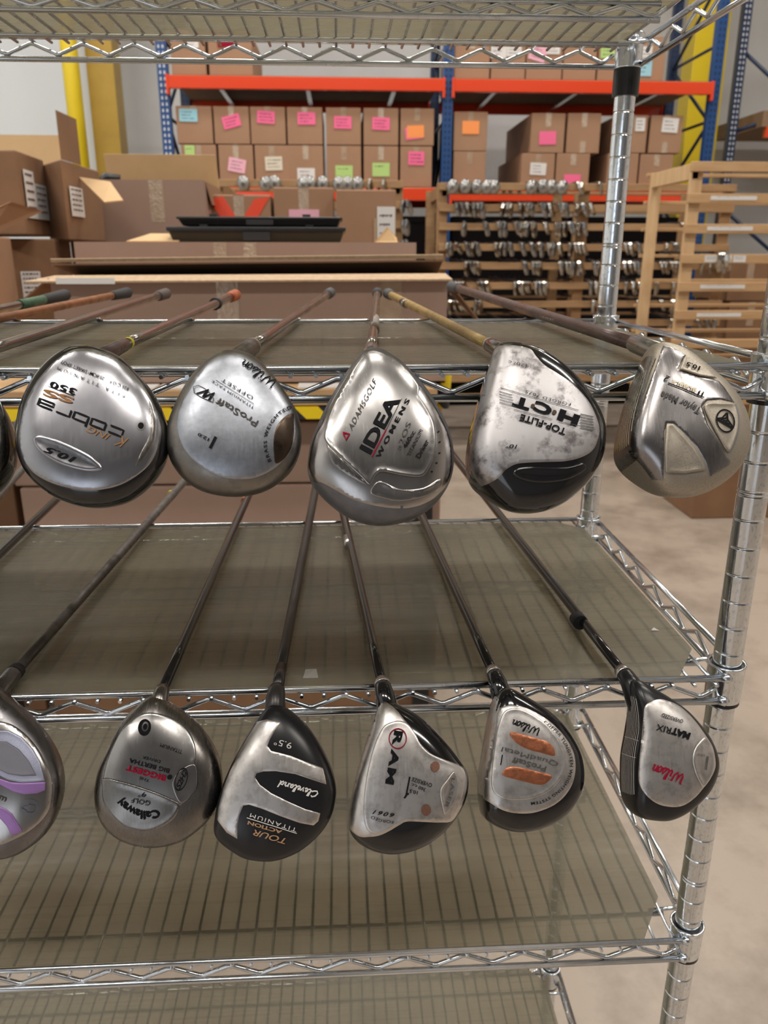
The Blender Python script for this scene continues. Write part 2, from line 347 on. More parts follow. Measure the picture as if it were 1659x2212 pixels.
for i, x in enumerate(ux):
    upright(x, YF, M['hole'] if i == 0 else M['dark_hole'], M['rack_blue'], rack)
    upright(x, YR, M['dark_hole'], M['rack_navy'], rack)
    z = FLOOR+.15; k = 0
    while z < CEIL-.9:
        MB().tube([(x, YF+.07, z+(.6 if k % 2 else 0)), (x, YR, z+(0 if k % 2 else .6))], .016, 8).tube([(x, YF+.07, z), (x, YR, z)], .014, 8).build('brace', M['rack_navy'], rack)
        z += .62; k += 1
for (z0, z1) in ((beam_hi0, beam_hi1), (beam_lo0, beam_lo1)):
    for a, b in ((0, 1), (1, 2)):
        for Y, s in ((YF-.045, 1), (YR+.07, 0)):
            mb = MB().box(ux[a]+.05, ux[b]-.05, Y, Y+.045, z0, z1)
            mb.box(ux[a]-.0+.03, ux[a]+.055, Y-.004, Y+.05, z0-.05, z1+.01); mb.box(ux[b]-.055, ux[b]-.03, Y-.004, Y+.05, z0-.05, z1+.01)
            mb.build('beam', M['rack_orange'], rack, bevel=.006)
        MB().box(ux[a]+.06, ux[b]-.06, YF, YR+.07, z1-.01, z1+.012).build('deck_board', M['board'], rack)
        for q in range(3):
            xx = ux[a]+(ux[b]-ux[a])*(q+.6)/3.2
            MB().box(xx-.02, xx+.02, YF, YR+.07, z1-.06, z1-.012).build('cross_bar', M['zinc'], rack)
for a, b in ((0, 1), (1, 2)):  # black blocks added to darken the space below the lower deck
    for q in range(2):
        xa = ux[a]+.08+(ux[b]-ux[a]-.16)*q/2; xb = xa+(ux[b]-ux[a]-.16)/2-.02
        for lv in range(2):
            z0 = FLOOR+.001+lv*((beam_lo0-.12-FLOOR)/2); z1 = z0+(beam_lo0-.12-FLOOR)/2-.01
            t = thing('shade_block', ((xa+xb)/2, YF+.5, z0), 'added black shade block, %s, %s half of the %s rack bay below the orange beam' % (('lower', 'upper')[lv], ('left', 'right')[q], ('left', 'right')[a]), 'bin')
            MB().box(xa, xb, YF+.1, YF+.95, z0, z1-.06).build('shade_block_body', M['bin'], t, bevel=.01)
            MB().box(xa-.008, xb+.008, YF+.09, YF+.96, z1-.06, z1).build('rim', M['bin'], t, bevel=.01)
# second frame further right
r2 = thing('rack_frame', (at(1590, 200, Y=8.2)[0], 8.2, FLOOR), 'dark blue rack frame with diagonal braces at far right edge', 'rack')
xs = at(1590, 230, Y=8.2)[0]
upright(xs, 8.2, M['hole'], M['rack_navy'], r2)
upright(xs+1.15, 8.2, M['dark_hole'], M['rack_blue'], r2)
for k in range(5):
    z = rz(330, 1600, 8.2)-1.8+k*.75
    MB().tube([(xs+.02, 8.24, z+.5), (xs+1.1, 8.24, z-.28 if k % 2 else z+.85)], .02, 8).build('brace', M['rack_navy'], r2)
zb = rz(285, 1640, 8.1)
for k, (u0, u1, v0, v1, lab) in enumerate(((1575, 1662, 560, 650, 'dark brown carton behind the slatted rack at far right, upper'), (1570, 1665, 652, 760, 'dark brown carton behind the slatted rack at far right, lower'))):
    xa, xb, z0, z1 = rect(u0, v0, u1, v1, 6.2)
    t = thing('carton', ((xa+xb)/2, 6.5, z0), lab, 'box')
    MB().box(xa, xb, 6.2, 6.9, z0 if k == 0 else FLOOR, z1).build('box_body', M['card_dark'], t, bevel=.006)
    MB().box((xa+xb)/2-.03, (xa+xb)/2+.03, 6.198, 6.2, z1-.2, z1).build('packing_tape', M['tape'], t)
MB().box(xs+.3, xs+2.2, 8.1, 8.15, zb-.05, zb+.05).build('beam', M['rack_orange'], r2)
MB().box(xs+.25, xs+2.2, 8.1, 9.2, zb+.05, zb+.2).build('deck_board', M['board'], r2)
# ------------------------------------------------------------------ cartons
def note(parent, xc, zc, w, h, Y, m, tilt=0, scrib=True, name='sticky_note', dy=.003):
    c, s = math.cos(tilt), math.sin(tilt)
    def P(a, b, y): return (xc+a*c-b*s, y, zc+a*s+b*c)
    mb = MB().add([P(-w/2, -h/2, Y-dy), P(w/2, -h/2, Y-dy), P(w/2, h/2, Y-dy), P(-w/2, h/2, Y-dy), P(-w/2, -h/2, Y-dy+.002), P(w/2, -h/2, Y-dy+.002), P(w/2, h/2, Y-dy+.002), P(-w/2, h/2, Y-dy+.002)],
                  [(0, 1, 2, 3), (7, 6, 5, 4), (0, 4, 5, 1), (1, 5, 6, 2), (2, 6, 7, 3), (3, 7, 4, 0)])
    if scrib:
        for r in range(3 if scrib is True else scrib):
            b = h*(.26-.25*r); a = -w*.36
            end = w*random.uniform(.1, .36)
            while a < end:
                l = w*random.uniform(.05, .12); q = h*random.uniform(.03, .07)
                mb.add([P(a, b-q, Y-dy-.001), P(a+l, b-q*.4, Y-dy-.001), P(a+l, b+q*.5, Y-dy-.001), P(a, b+q*.2, Y-dy-.001)], [(0, 1, 2, 3)], 1)
                a += l+w*.03
    return mb.build(name, [m, M['scribble']], parent)
def carton(x0, x1, y0, y1, z0, z1, label, group=None, m='card', tapes=1, shine=0, name='carton', seam=True, tapeV=True):
    t = thing(name, ((x0+x1)/2, (y0+y1)/2, z0), label, 'box', group)
    g = .0015
    MB().box(x0+g, x1-g, y0, y1, z0+g, z1-g).build('box_body', M[m], t, bevel=.006)
    w = min(.05, (x1-x0)*.2); xm = (x0+x1)/2
    if tapes:
        mb = MB().box(xm-w/2, xm+w/2, y0-.0016, y0, z1-(z1-z0)*.34, z1-.004)
        mb.box(xm-w/2, xm+w/2, y0, y1, z1-g, z1+.0005)
        if tapes > 1: mb.box(xm-w/2, xm+w/2, y0-.0016, y0, z0+.004, z0+(z1-z0)*.3)
        mb.build('packing_tape', M['tape_shine' if shine else 'tape'], t)
    return t
def pcarton(u0, v0, u1, v1, Y, dep, label, **k):
    x0, x1, z0, z1 = rect(u0, v0, u1, v1, Y)
    if 'z0' in k: z0 = k.pop('z0')
    return carton(x0, x1, Y, Y+dep, z0, z1, label, **k), (x0, x1, z0, z1)
DK = beam_lo1+.012; YB = YF+.02
cols = [(381, 459), (462, 539), (541, 617), (620, 697), (704, 780), (785, 861), (865, 938)]
topn = [('blue', .35, .75, -.02, 'a pale blue note'), ('pink', .5, .6, .25, 'a tilted hot pink note'), ('pink', .45, .72, -.06, 'a pink note high up'), ('pink', .55, .7, 0, 'a pink note and no tape shine'),
        ('pink', .48, .6, -.02, 'a pink note under clear tape'), ('pink', .5, .58, -.03, 'a pink note in the middle'), ('orange', .45, .38, .04, 'an orange note over pink')]
botn = [('green', .25, .8, 0, 'a small green note'), ('lightpink', .52, .5, -.18, 'a tilted light pink note'), ('cream', .55, .55, .03, 'a cream note with writing'), ('white', .5, .28, 0, 'a white note low down'),
        ('green', .5, .35, 0, 'a green note low down'), ('green', .5, .42, 0, 'a green note with a blue dot'), ('pink', .5, .7, -.02, 'a pink note on its upper half')]
zmid = rz(313, 660, YB); ztop = rz(231, 660, YB)
for row, (za, zb2, nn) in enumerate(((DK, zmid, botn), (zmid, ztop, topn))):
    for i, (u0, u1) in enumerate(cols):
        x0, x1 = at(u0+(6 if row == 0 and i < 3 else 0), 270, Y=YB)[0], at(u1+(5 if row == 0 and i < 3 else 0)-(3 if row == 0 and i == 6 else 0), 270, Y=YB)[0]
        c, fx, fz, ti, desc = nn[i]
        h = zb2-za
        t = carton(x0, x1, YB, YB+1.0, za, zb2-(.004 if row == 0 else 0), 'carton with %s, %s row, left rack bay' % (desc, 'upper' if row else 'lower'), shine=i % 2)
        wn = (x1-x0)*(.5 if c != 'green' or i else .28); hn = h*.33
        if i == 6 and row: note(t, x0+(x1-x0)*.4, za+h*.34, wn, hn, YB-.002, M['pink'], .12, False)
        if i == 0 and row == 0: note(t, x0+(x1-x0)*.85, za+h*.4, wn*.5, hn, YB-.002, M['ink_red'], 0, False)
        note(t, x0+(x1-x0)*fx, za+h*fz, wn, hn, YB-.003, M[c], ti, 0 if c == 'orange' else (3 if c != 'green' else 1))
# right bay
def rb(u0, v0, u1, v1, label, notes=(), Y=YB, dep=1.15, z0=None, **k):
    kw = dict(k)
    if z0 is not None: kw['z0'] = z0
    t, (x0, x1, za, zb) = pcarton(u0, v0, u1, v1, Y, dep, label, **kw)
    for (c, fx, fz, w, h, ti) in notes: note(t, x0+(x1-x0)*fx, za+(zb-za)*fz, (x1-x0)*w, (zb-za)*h, Y-.003, M[c], ti, 0 if c in ('orange', 'pink') else 3)
    return x0, x1, za, zb
a = rb(979, 327, 1049, 404, 'plain brown carton under the orange-noted carton beside blue upright', z0=DK)
rb(980, 241, 1053, 326, 'brown carton with an orange note right of the middle blue upright', [('orange', .5, .6, .5, .33, 0)], z0=a[3]+.001)
a = rb(1126, 331, 1198, 405, 'brown carton with a white note on the lower right bay row', [('white', .5, .55, .48, .35, -.04)], z0=DK)
rb(1201, 331, 1273, 405, 'brown carton with a low pink note on the lower right bay row', [('pink', .5, .22, .5, .35, 0)], z0=DK, tapes=2, shine=1)
rb(1147, 244, 1220, 329, 'brown carton with a pink note on the upper right bay row', [('pink', .5, .38, .5, .33, .02)], z0=a[3]+.001, shine=1)
rb(1225, 244, 1297, 329, 'brown carton shiny with tape and no note, right bay upper row', z0=a[3]+.001, tapes=2, shine=1)
a = rb(1312, 331, 1378, 405, 'brown carton low behind the chrome shelf post', z0=DK)
rb(1381, 333, 1452, 405, 'brown carton with crinkled tape at the lower right end', z0=DK, tapes=2, shine=1)
rb(1330, 248, 1398, 330, 'brown carton half hidden by the chrome shelf post with white label', [('white', .75, .75, .3, .35, 0)], z0=a[3]+.001)
rb(1404, 249, 1473, 330, 'brown carton with a white label at the upper right end', [('white', .6, .74, .5, .38, -.05)], z0=a[3]+.001, tapes=2, shine=1)
# top deck
DT = beam_hi1+.012
def tb(u0, u1, label, notes=()):
    x0, x1 = at(u0, 120, Y=YB)[0], at(u1, 120, Y=YB)[0]
    t = carton(x0, x1, YB, YB+1.0, DT, DT+.36, label, shine=1)
    for (c, fx, fz, w, ti) in notes: note(t, x0+(x1-x0)*fx, DT+.36*fz, w, w*.8, YB-.003, M[c], ti)
tb(369, 444, 'leftmost brown carton on the top deck with pink and white notes', [('lightpink', .4, .85, .1, -.2), ('white', .62, .72, .12, 0)])
tb(450, 545, 'second brown carton on the top deck with a red label', [('ink_red', .4, .78, .14, .1)])
tb(981, 1059, 'plain carton on the top deck just right of the middle upright')
tb(1062, 1136, 'top deck carton with two white notes', [('white', .2, .62, .14, 0), ('white', .65, .65, .13, 0)])
tb(1138, 1216, 'top deck carton with a pink and a white note', [('lightpink', .3, .58, .15, -.25), ('white', .72, .7, .12, 0)])
tb(1218, 1290, 'plain top deck carton left of the green noted one')
tb(1293, 1366, 'top deck carton with a green note behind the shelf corner', [('green', .3, .66, .15, 0)])
tb(1369, 1438, 'rightmost top deck carton with a white label and blue tape', [('white', .3, .6, .15, 0), ('blue', .3, .3, .17, 0)])
# ------------------------------------------------------------------ wooden club racks
def wood_rack(x0, x1, yf, yr, ztop, rails, label, posts_f, posts_r=(), pw=.038, rh=.05, mr='shaded_pine', mp='shaded_pine'):
    t = thing('wooden_rack', ((x0+x1)/2, (yf+yr)/2, FLOOR), label, 'rack')
    for x in posts_f: MB().box(x-pw, x+pw, yf+.04, yf+.075, FLOOR, ztop-.002).build('post', M[mp], t, bevel=.003)
    for x in posts_r: MB().box(x-pw, x+pw, yr-.075, yr-.04, FLOOR, ztop-.002).build('post', M[mp], t, bevel=.003)
    for i, z in enumerate(rails):
        MB().box(x0, x1, yf, yf+.038, z-rh, z).build('rail', M[mr], t, bevel=.003)
        MB().box(x0, x1, yr-.038, yr, z-.022, z).build('rail', M[mr], t, bevel=.003)
    for x in (x0+.02, x1-.058):
        MB().box(x, x+.038, yf+.04, yr-.04, ztop-.09, ztop-.004).build('end_board', M[mp], t, bevel=.003)
    return t
YM = 5.4
mv = [402, 448, 489, 533.5, 574, 617, 657, 698, 738, 778, 818, 858]
mz = [at(1100, v-7, Y=YM)[2] for v in mv]
mx0, mx1 = at(950, 410, Y=YM)[0], at(1592, 410, Y=YM)[0]
MP = [at(957, 420, Y=YM)[0], at(1266, 430, Y=YM)[0], at(1578, 430, Y=YM)[0]]
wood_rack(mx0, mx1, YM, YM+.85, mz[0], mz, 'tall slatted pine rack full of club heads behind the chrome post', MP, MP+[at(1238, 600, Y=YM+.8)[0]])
lx0, lx1 = at(452, 400, Y=YM)[0], at(872, 410, Y=YM)[0]
lz = [at(650, v-7, Y=YM)[2] for v in (395, 441, 484, 528, 569, 611, 655, 700, 745, 790)]
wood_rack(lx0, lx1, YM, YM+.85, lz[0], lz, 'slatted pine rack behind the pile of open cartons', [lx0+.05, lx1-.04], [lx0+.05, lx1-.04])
YX = 4.1
gx0 = at(1503, 400, Y=YX)[0]
gz = [at(1580, v, Y=YX)[2] for v in (349, 418, 484, 549, 610, 671, 733, 795, 856)]
grack = wood_rack(gx0-.03, gx0+1.9, YX, YX+.72, gz[0], gz, 'empty pale pine rack with paper labels on its rails at right', [gx0+.02, gx0+1.3], [gx0+.02, gx0+1.3], pw=.034, rh=.052, mr='pine', mp='pine_v')
for i, z in enumerate(gz[1:6]):
    x = gx0+.07
    if i == 2:
        for k in range(3): note(grack, x+.07+k*.085, z-.026, .075, .038, YX, M['white'], 0, 2, 'paper_label')
    else: note(grack, x+.16, z-.024, .27, .022, YX, M['white'], 0, 1, 'paper_label')
# clubs lying on those racks, head out towards the aisle
def iron_proto(name):
    mb = MB()
    # blade outline (x right, z down), heel at hosel
    ol = [(0, .004), (.012, -.004), (.03, -.02), (.044, -.046), (.046, -.068), (.036, -.078), (.018, -.074), (.0, -.056), (-.01, -.03), (-.008, -.004)]
    n = len(ol)
    for k, (y, s) in enumerate(((-.012, .8), (-.016, .72))): pass
    v = [(x-.015, -.006-.1*max(0, -.0-z)*.0, z) for x, z in ol]+[(x*.92-.014, -.02, z*.94-.002) for x, z in ol]
    f = [tuple(range(n)), tuple(n+i for i in reversed(range(n)))]+[(i, i+n, (i+1) % n+n, (i+1) % n) for i in range(n)]
    # turn the blade so it shows partly edge on
    ca, sa = math.cos(1.0), math.sin(1.0)
    v = [((x)*ca-(y)*sa, (x)*sa+y*ca-.012, z) for x, y, z in v]
    mb.add(v, f, 0)
    mb.tube([(0, -.02, -.012), (0, .0, .0), (0, .05, .004)], [.008, .0075, .0065], 8, 0)
    mb.tube([(0, .05, .004), (0, .72, .004)], .0048, 8, 1)
    mb.tube([(0, .72, .004), (0, .84, .004)], [.008, .012], 8, 1)
    return mb
def wood_proto():
    mb = MB(); v = []; f = []; nu, nv = 12, 8
    for j in range(nv+1):
        ph = math.pi*j/nv
        for i in range(nu):
            a = 2*math.pi*i/nu
            v.append((.043*math.sin(ph)*math.cos(a)+.012, -.03+.03*math.cos(ph), -.035+.046*math.sin(ph)*math.sin(a)*(1.15 if math.sin(a) > 0 else 1)))
    for j in range(nv):
        for i in range(nu): f.append((j*nu+i, j*nu+(i+1) % nu, (j+1)*nu+(i+1) % nu, (j+1)*nu+i))
    mb.add(v, f, 0, True)
    mb.tube([(0, -.02, .0), (0, .04, .004)], [.009, .0065], 8, 0)
    mb.tube([(0, .04, .004), (0, .72, .004)], .0048, 8, 1)
    mb.tube([(0, .72, .004), (0, .84, .004)], [.008, .012], 8, 1)
    return mb
HID = (0, 0, 0)
first = {}
def place(kind, x, y, z, label, group):
    if kind not in first:
        if kind == 'iron': o = iron_proto('i').build('iron_club', [M['iron_chrome'], M['club_dark']], loc=HID)
        elif kind == 'dark': o = iron_proto('i').build('iron_club', [M['wood_grey'], M['club_dark']], loc=HID)
        else: o = wood_proto().build('wood_club', [M['wood_grey'], M['club_dark']], loc=HID)
        first[kind] = o
    else:
        o = first[kind].copy(); C.objects.link(o)
    q = random.uniform(1.1, 1.35) if kind != 'wood' else 1.05
    o.scale = (q, 1, q); o.location = (x, y, z); o.rotation_euler = (0, random.uniform(-.35, .35), random.uniform(-.05, .05))
    tag(o, label, 'golf club', group); return o
rows5 = [[415, 510, 600, 690, 740, 1030, 1105, 1180, 1275, -1400, -1430, -1570],
 [455, 490, 530, 590, 620, 650, 820, 850, 880, 950, 985, 1010, 1040, 1110, 1140, 1170, 1250, 1280, 1305, 1400, 1430, 1490],
 [518, 680, 775, 800, 830, 910, 935, 960, 985, 1010, 1035, 1060, 1140, 1235, 1260, 1290, 1325, 1350, 1380, 1410, 1440],
 [380, 410, 450, 530, 585, 610, 760, 800, 830, 870, 960, 1035, 1090, 1115, 1165, 1190, 1215, 1245, 1340, 1370, 1400, 1430],
 [530, 560, 590, 620, 980, 1050, 1080, 1105, 1255, 1280, 1310, 1340, 1365, 1400, 1420, 1530, 1560],
 [410, 435, 470, 500, 620, 650, 680, 910, 935, 960, 985, 1010, 1070, 1100, 1130, 1155, 1500, 1540],
 [400, 430, 465, 490, 610, 640, 1520], [420, 500, 800, 1000, 1100], [450, 700, 900]]
rows6 = [[], [], [990, 1050, 1075], [540, 575, 650, 870, 930], [530, 570, 610, 640, 820, 850, 900, 935, 960, 1000, 1150, 1200, 1240, 1290],
 [550, 600, 650, 790, 920], [640, 820, 910], [910, 950, 1100, 1170, 1240], []]
ordn = ['top', 'second', 'third', 'fourth', 'fifth', 'sixth', 'seventh', 'eighth', 'ninth']
for r, z in enumerate(mz[:9]):
    us = [(860+abs(x)/3.606, x) for x in rows5[r]]+[(1200+x/3.614, -x) for x in rows6[r]]
    for u, x in us:
        vv = mv[r]; X = at(u, vv, Y=YM-.03)[0]
        wood = (r == 0 and x > 0)
        kind = 'wood' if wood else ('dark' if random.random() < .3 else 'iron')
        if wood: lab = 'grey wood head hanging over the top rail of the middle pine rack'
        elif kind == 'dark': lab = 'dull dark iron head on the %s rail of the middle pine rack' % ordn[r]
        else: lab = 'shiny chrome iron head on the %s rail of the middle pine rack' % ordn[r]
        place(kind, X, YM-.01, z+.004, lab, ('wood heads' if wood else 'dark irons' if kind == 'dark' else 'chrome irons')+' on the %s rail of the middle rack' % ordn[r])
for u in (521, 573, 587, 655, 664, 691, 728, 746, 768, 799, 828):
    place('wood' if u < 780 else 'iron', at(u, 395, Y=YM)[0], YM-.01, lz[0]+.004, 'club head on the top rail of the pine rack behind the cartons' if u < 780 else 'narrow chrome iron on the top rail behind the taped carton', 'wood heads on the rear left rack' if u < 780 else 'chrome irons on the rear left rack')
for r in (1, 2, 3):
    for u in (838, 848, 880, 888): place('iron' if u < 850 else 'dark', at(u-10, 440, Y=YM)[0], YM-.01, lz[r]+.004, ('chrome' if u < 850 else 'dark')+' iron on the %s rail of the rear left pine rack' % ordn[r], ('chrome' if u < 850 else 'dark')+' irons at the right end of the rear left rack, %s rail' % ordn[r])
for u in (1556, 1566): place('iron', at(u, 520, Y=YX)[0], YX-.01, gz[3]+.004, 'chrome iron on the nearly empty pale pine rack', 'irons on the pale pine rack')
# ------------------------------------------------------------------ near pile of cartons
def open_flap(t, a, b, c, d, th=.004, m='card', name='flap'):
    return MB().slab(a, b, c, d, th).build(name, M[m], t)
def open_box(x0, x1, y0, y1, z0, z1, label, m='card_pink', th=.006, group=None):
    t = thing('carton', ((x0+x1)/2, (y0+y1)/2, z0), label, 'box', group)
    mb = MB(); mb.box(x0, x1, y0, y0+th, z0, z1); mb.box(x0, x1, y1-th, y1, z0, z1)
    mb.box(x0, x0+th, y0+th, y1-th, z0, z1); mb.box(x1-th, x1, y0+th, y1-th, z0, z1); mb.box(x0, x1, y0, y1, z0, z0+th)
    mb.build('box_body', M[m], t)
    return t
TY = 1.62      # front of the packing bench
tz = at(500, 842, Y=TY)[2]
bx0, bx1 = at(-120, 860, Y=TY)[0], at(945, 860, Y=TY)[0]
bench = thing('packing_bench', ((bx0+bx1)/2, TY+.35, FLOOR), 'wooden packing bench with a black and yellow striped front edge', 'bench')
ze1, ze0 = at(500, 880, Y=TY)[2], at(500, 906, Y=TY)[2]
MB().box(bx0, bx1, TY, TY+.75, ze1+.003, tz).build('bench_top', M['pine'], bench, bevel=.003)
MB().box(bx0, bx1, TY-.004, TY+.02, ze0, ze1).build('striped_edge', M['hazard'], bench)
for x in (bx0+.03, bx1-.03):
    for y in (TY+.04, TY+.7): MB().box(x-.025, x+.025, y-.02, y+.03, FLOOR, ze1+.002).build('leg', M['black_plastic'], bench)
# striped corner guard
xg = at(955, 830, Y=TY+.3)[0]
MB().tube([(xg, TY+.3, at(955, 880, Y=TY+.3)[2]), (xg+.01, TY+.3, at(955, 780, Y=TY+.3)[2])], .024, 16).build('tape_wrapped_post', M['hazard'], tags=('round post wrapped in black and yellow tape at the bench end', 'post'))
# paper sheets on the bench
for u, v in ((690, 838), (395, 830), (300, 850)):
    x = at(u, v, Y=TY+.08)[0]
    MB().box(x-.06, x+.06, TY+.01, TY+.09, tz+.0005, tz+.004).build('paper_sheet', M['white'], tags=('white sheet of paper on the bench edge %s' % {690: 'left of the diamond shaped driver', 395: 'between the two leftmost drivers', 300: 'behind the leftmost driver'}[u], 'paper'))
# long carton with ragged open top (nearest)
AY0 = TY+.1
ax0, ax1 = at(112, 640, Y=AY0)[0], at(966, 640, Y=AY0)[0]
az1 = at(540, 603, Y=AY0)[2]
A = open_box(ax0, ax1, AY0, AY0+.3, tz, az1, 'long rosy brown carton with ragged open top just behind the shelves')
L, Rr = at(78, 600, Y=AY0-.02), at(972, 596, Y=AY0-.02)
open_flap(A, (ax0-.06, AY0-.03, az1-.010), (ax1+.01, AY0-.03, az1-.004), (ax1, AY0+.05, az1+.010), (ax0, AY0+.05, az1+.004), .005, 'card_edge')
MB().box(ax0+.02, ax1-.02, AY0+.1, AY0+.27, az1-.06, az1+.0).build('gap_shade', M['black_plastic'], A)  # black block added for the shade inside the open top
open_flap(A, (ax0+.0, AY0+.3, az1), (ax1, AY0+.3, az1), (ax1, AY0+.12, az1+.052), (ax0-.03, AY0+.12, az1+.04), .005, 'card_dark')
open_flap(A, (ax0-.03, AY0+.118, az1+.045), (ax1, AY0+.118, az1+.057), (ax1, AY0+.114, az1+.068), (ax0-.03, AY0+.114, az1+.054), .003, 'card_edge', 'torn_edge')
open_flap(A, (ax0-.002, AY0, az1), (ax0-.002, AY0+.3, az1), (ax0-.11, AY0+.3, az1-.05), (ax0-.13, AY0+.02, az1-.09), .004, 'card_dark')
open_flap(A, (ax1+.002, AY0+.01, az1), (ax1+.002, AY0+.3, az1), (ax1+.12, AY0+.28, az1-.12), (ax1+.13, AY0+.03, az1-.15), .004, 'card_dark')
zl = az1-.003
for u0, u1 in ((468, 516), (820, 868)): 
    xa, xb = at(u0, 650, Y=AY0)[0], at(u1, 650, Y=AY0)[0]; MB().box(xa, xb, AY0-.0015, AY0, tz+.02, zl).build('packing_tape', M['tape'], A)
note(A, at(190, 590, Y=AY0)[0], az1-.004, .16, .016, AY0-.03, M['white'], 0, 0, 'paper_label')
# second long carton behind it, with black plastic lids on top
BY0 = 2.45
b0, b1 = at(162, 550, Y=BY0)[0], at(899, 550, Y=BY0)[0]
bz1 = at(500, 523, Y=BY0)[2]
B = open_box(b0, b1, BY0, BY0+.42, bz1-.3, bz1, 'long closed-up carton with black trays on it behind the ragged carton')
MB().box(b0+.02, b1-.02, BY0+.006, BY0+.41, bz1-.012, bz1-.004).build('lid_flap', M['card_in'], B)
open_flap(B, (at(280, 520, Y=BY0+.1)[0], BY0+.05, bz1), (at(380, 520, Y=BY0)[0], BY0+.05, bz1), (at(380, 520, Y=BY0)[0], BY0+.2, bz1+.03), (at(300, 520, Y=BY0)[0], BY0+.2, bz1+.03), .004, 'card_in')
open_flap(B, (at(810, 520, Y=BY0)[0], BY0+.03, bz1), (at(860, 520, Y=BY0)[0], BY0+.03, bz1), (at(858, 520, Y=BY0)[0], BY0+.06, bz1+.02), (at(838, 500, Y=BY0)[0], BY0+.05, bz1+.055), .004, 'card_in')
for u in (475, 540): MB().box(at(u-14, 540, Y=BY0)[0], at(u+14, 540, Y=BY0)[0], BY0-.0015, BY0, bz1-.06, bz1-.002).build('packing_tape', M['tape_shine'], B)
# support for carton B : plain cartons beneath
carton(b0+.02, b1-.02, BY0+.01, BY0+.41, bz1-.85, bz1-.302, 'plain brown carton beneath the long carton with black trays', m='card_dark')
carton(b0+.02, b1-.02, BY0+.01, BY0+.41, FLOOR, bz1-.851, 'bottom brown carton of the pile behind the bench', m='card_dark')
def tray(u0, v0, u1, v1, Y, dep, label, lip=.02, z0=None):
    x0, x1, z0_, z1 = rect(u0, v0, u1, v1, Y); z0 = z0_ if z0 is None else z0
    t = thing('plastic_tray', ((x0+x1)/2, Y+dep/2, z0), label, 'tray')
    h = z1-z0; i = .02
    MB().hexa([(x0+i, Y+i, z0), (x1-i, Y+i, z0), (x1-i, Y+dep-i, z0), (x0+i, Y+dep-i, z0), (x0+.006, Y+.006, z1-h*.3), (x1-.006, Y+.006, z1-h*.3), (x1-.006, Y+dep-.006, z1-h*.3), (x0+.006, Y+dep-.006, z1-h*.3)]).build('tray_body', M['black_plastic'], t, bevel=.004)
    MB().box(x0, x1, Y, Y+dep, z1-h*.34, z1-.003).build('rim', M['black_plastic'], t, bevel=.004)
    xm = (x0+x1)/2
    MB().box(xm-.05, xm+.05, Y-.004, Y, z0+h*.1, z1-h*.36).build('latch', M['rubber'], t)
    for x in (x0+.12, x1-.15): MB().box(x, x+.03, Y+.02, Y+.04, z1-.004, z1+.006).build('hinge_tab', M['black_plastic'], t)
    return z1
zt = tray(359, 488, 747, 522, BY0+.05, .33, 'lower black plastic tray lying on the long carton', z0=bz1+.001)
tray(380, 466, 740, 488, BY0+.07, .28, 'upper black plastic lid stacked on the lower tray', z0=zt+.001)
# row of cartons behind
GY = 3.3
x0, x1, z0, z1 = rect(172, 388, 443, 520, GY)
base = z0-.25
Cb = open_box(x0, x1, GY, GY+.55, base, z1, 'big open carton with its pale inner flap raised at left')
open_flap(Cb, (x0, GY+.54, z1), (x1, GY+.54, z1), (x1-.01, GY+.5, z1+.16), (x0+.0, GY+.5, z1+.16), .005, 'card_in')
open_flap(Cb, (x1, GY+.05, z1), (x1, GY+.54, z1), (x1+.02, GY+.5, z1-.09), (x1+.02, GY+.1, z1-.1), .004, 'card_dark')
MB().box(at(325, 450, Y=GY)[0], at(355, 450, Y=GY)[0], GY-.0015, GY, z1-.18, z1).build('packing_tape', M['tape_shine'], Cb)
MB().tube([(x0+.06, GY+.1, z1-.03), (x0+.1, GY+.12, z1+.02), (x0+.16, GY+.14, z1+.01)], .022, 8).build('crumpled_liner', M['black_plastic'], Cb)
carton(x0, x1, GY, GY+.55, FLOOR, base-.001, 'brown carton under the big open carton', m='card_dark')
def bk(u0, v0, u1, v1, Y, label, dep=.45, **k):
    x0, x1, z0, z1 = rect(u0, v0, u1, v1, Y)
    t = carton(x0, x1, Y, Y+dep, z0-.12, z1, label, **k)
    carton(x0+.01, x1-.01, Y+.01, Y+dep, FLOOR, z0-.121, 'plain carton supporting the '+label[:60], m='card_dark')
    return t, x0, x1, z0, z1
t, x0, x1, z0, z1 = bk(447, 420, 586, 500, 3.5, 'carton with a red tape V stretched across it', shine=1)
y = 3.5-.004
for s in (-1, 1):
    xm = (x0+x1)/2; xo = xm+s*(x1-x0)*.36; 
    MB().slab((xo-.035, y, z1-.02), (xo+.04, y, z1-.01), (xm+.035+s*.01, y, z1-.17), (xm-.035+s*.01, y, z1-.17), .002).build('red_tape', M['red_tape'], t)
t, x0, x1, z0, z1 = bk(591, 404, 722, 500, 3.5, 'carton with a pinkish paper strip under clear tape', shine=1)
note(t, (x0+x1)/2, at(650, 462, Y=3.5)[2], (x1-x0)*.5, .04, 3.5-.003, M['lightpink'], 0, 0, 'paper_label')
t, x0, x1, z0, z1 = bk(726, 409, 856, 520, 3.4, 'tall carton with a white shipping label at its right edge', tapes=0)
note(t, x1-(x1-x0)*.17, at(800, 485, Y=3.4)[2], (x1-x0)*.3, .16, 3.4-.003, M['white'], 0, 3, 'shipping_label')
MB().box(x1-(x1-x0)*.37, x1-(x1-x0)*.33, 3.39, 3.4, z0-.1, z0+.1).build('loose_flap', M['card_edge'], t)
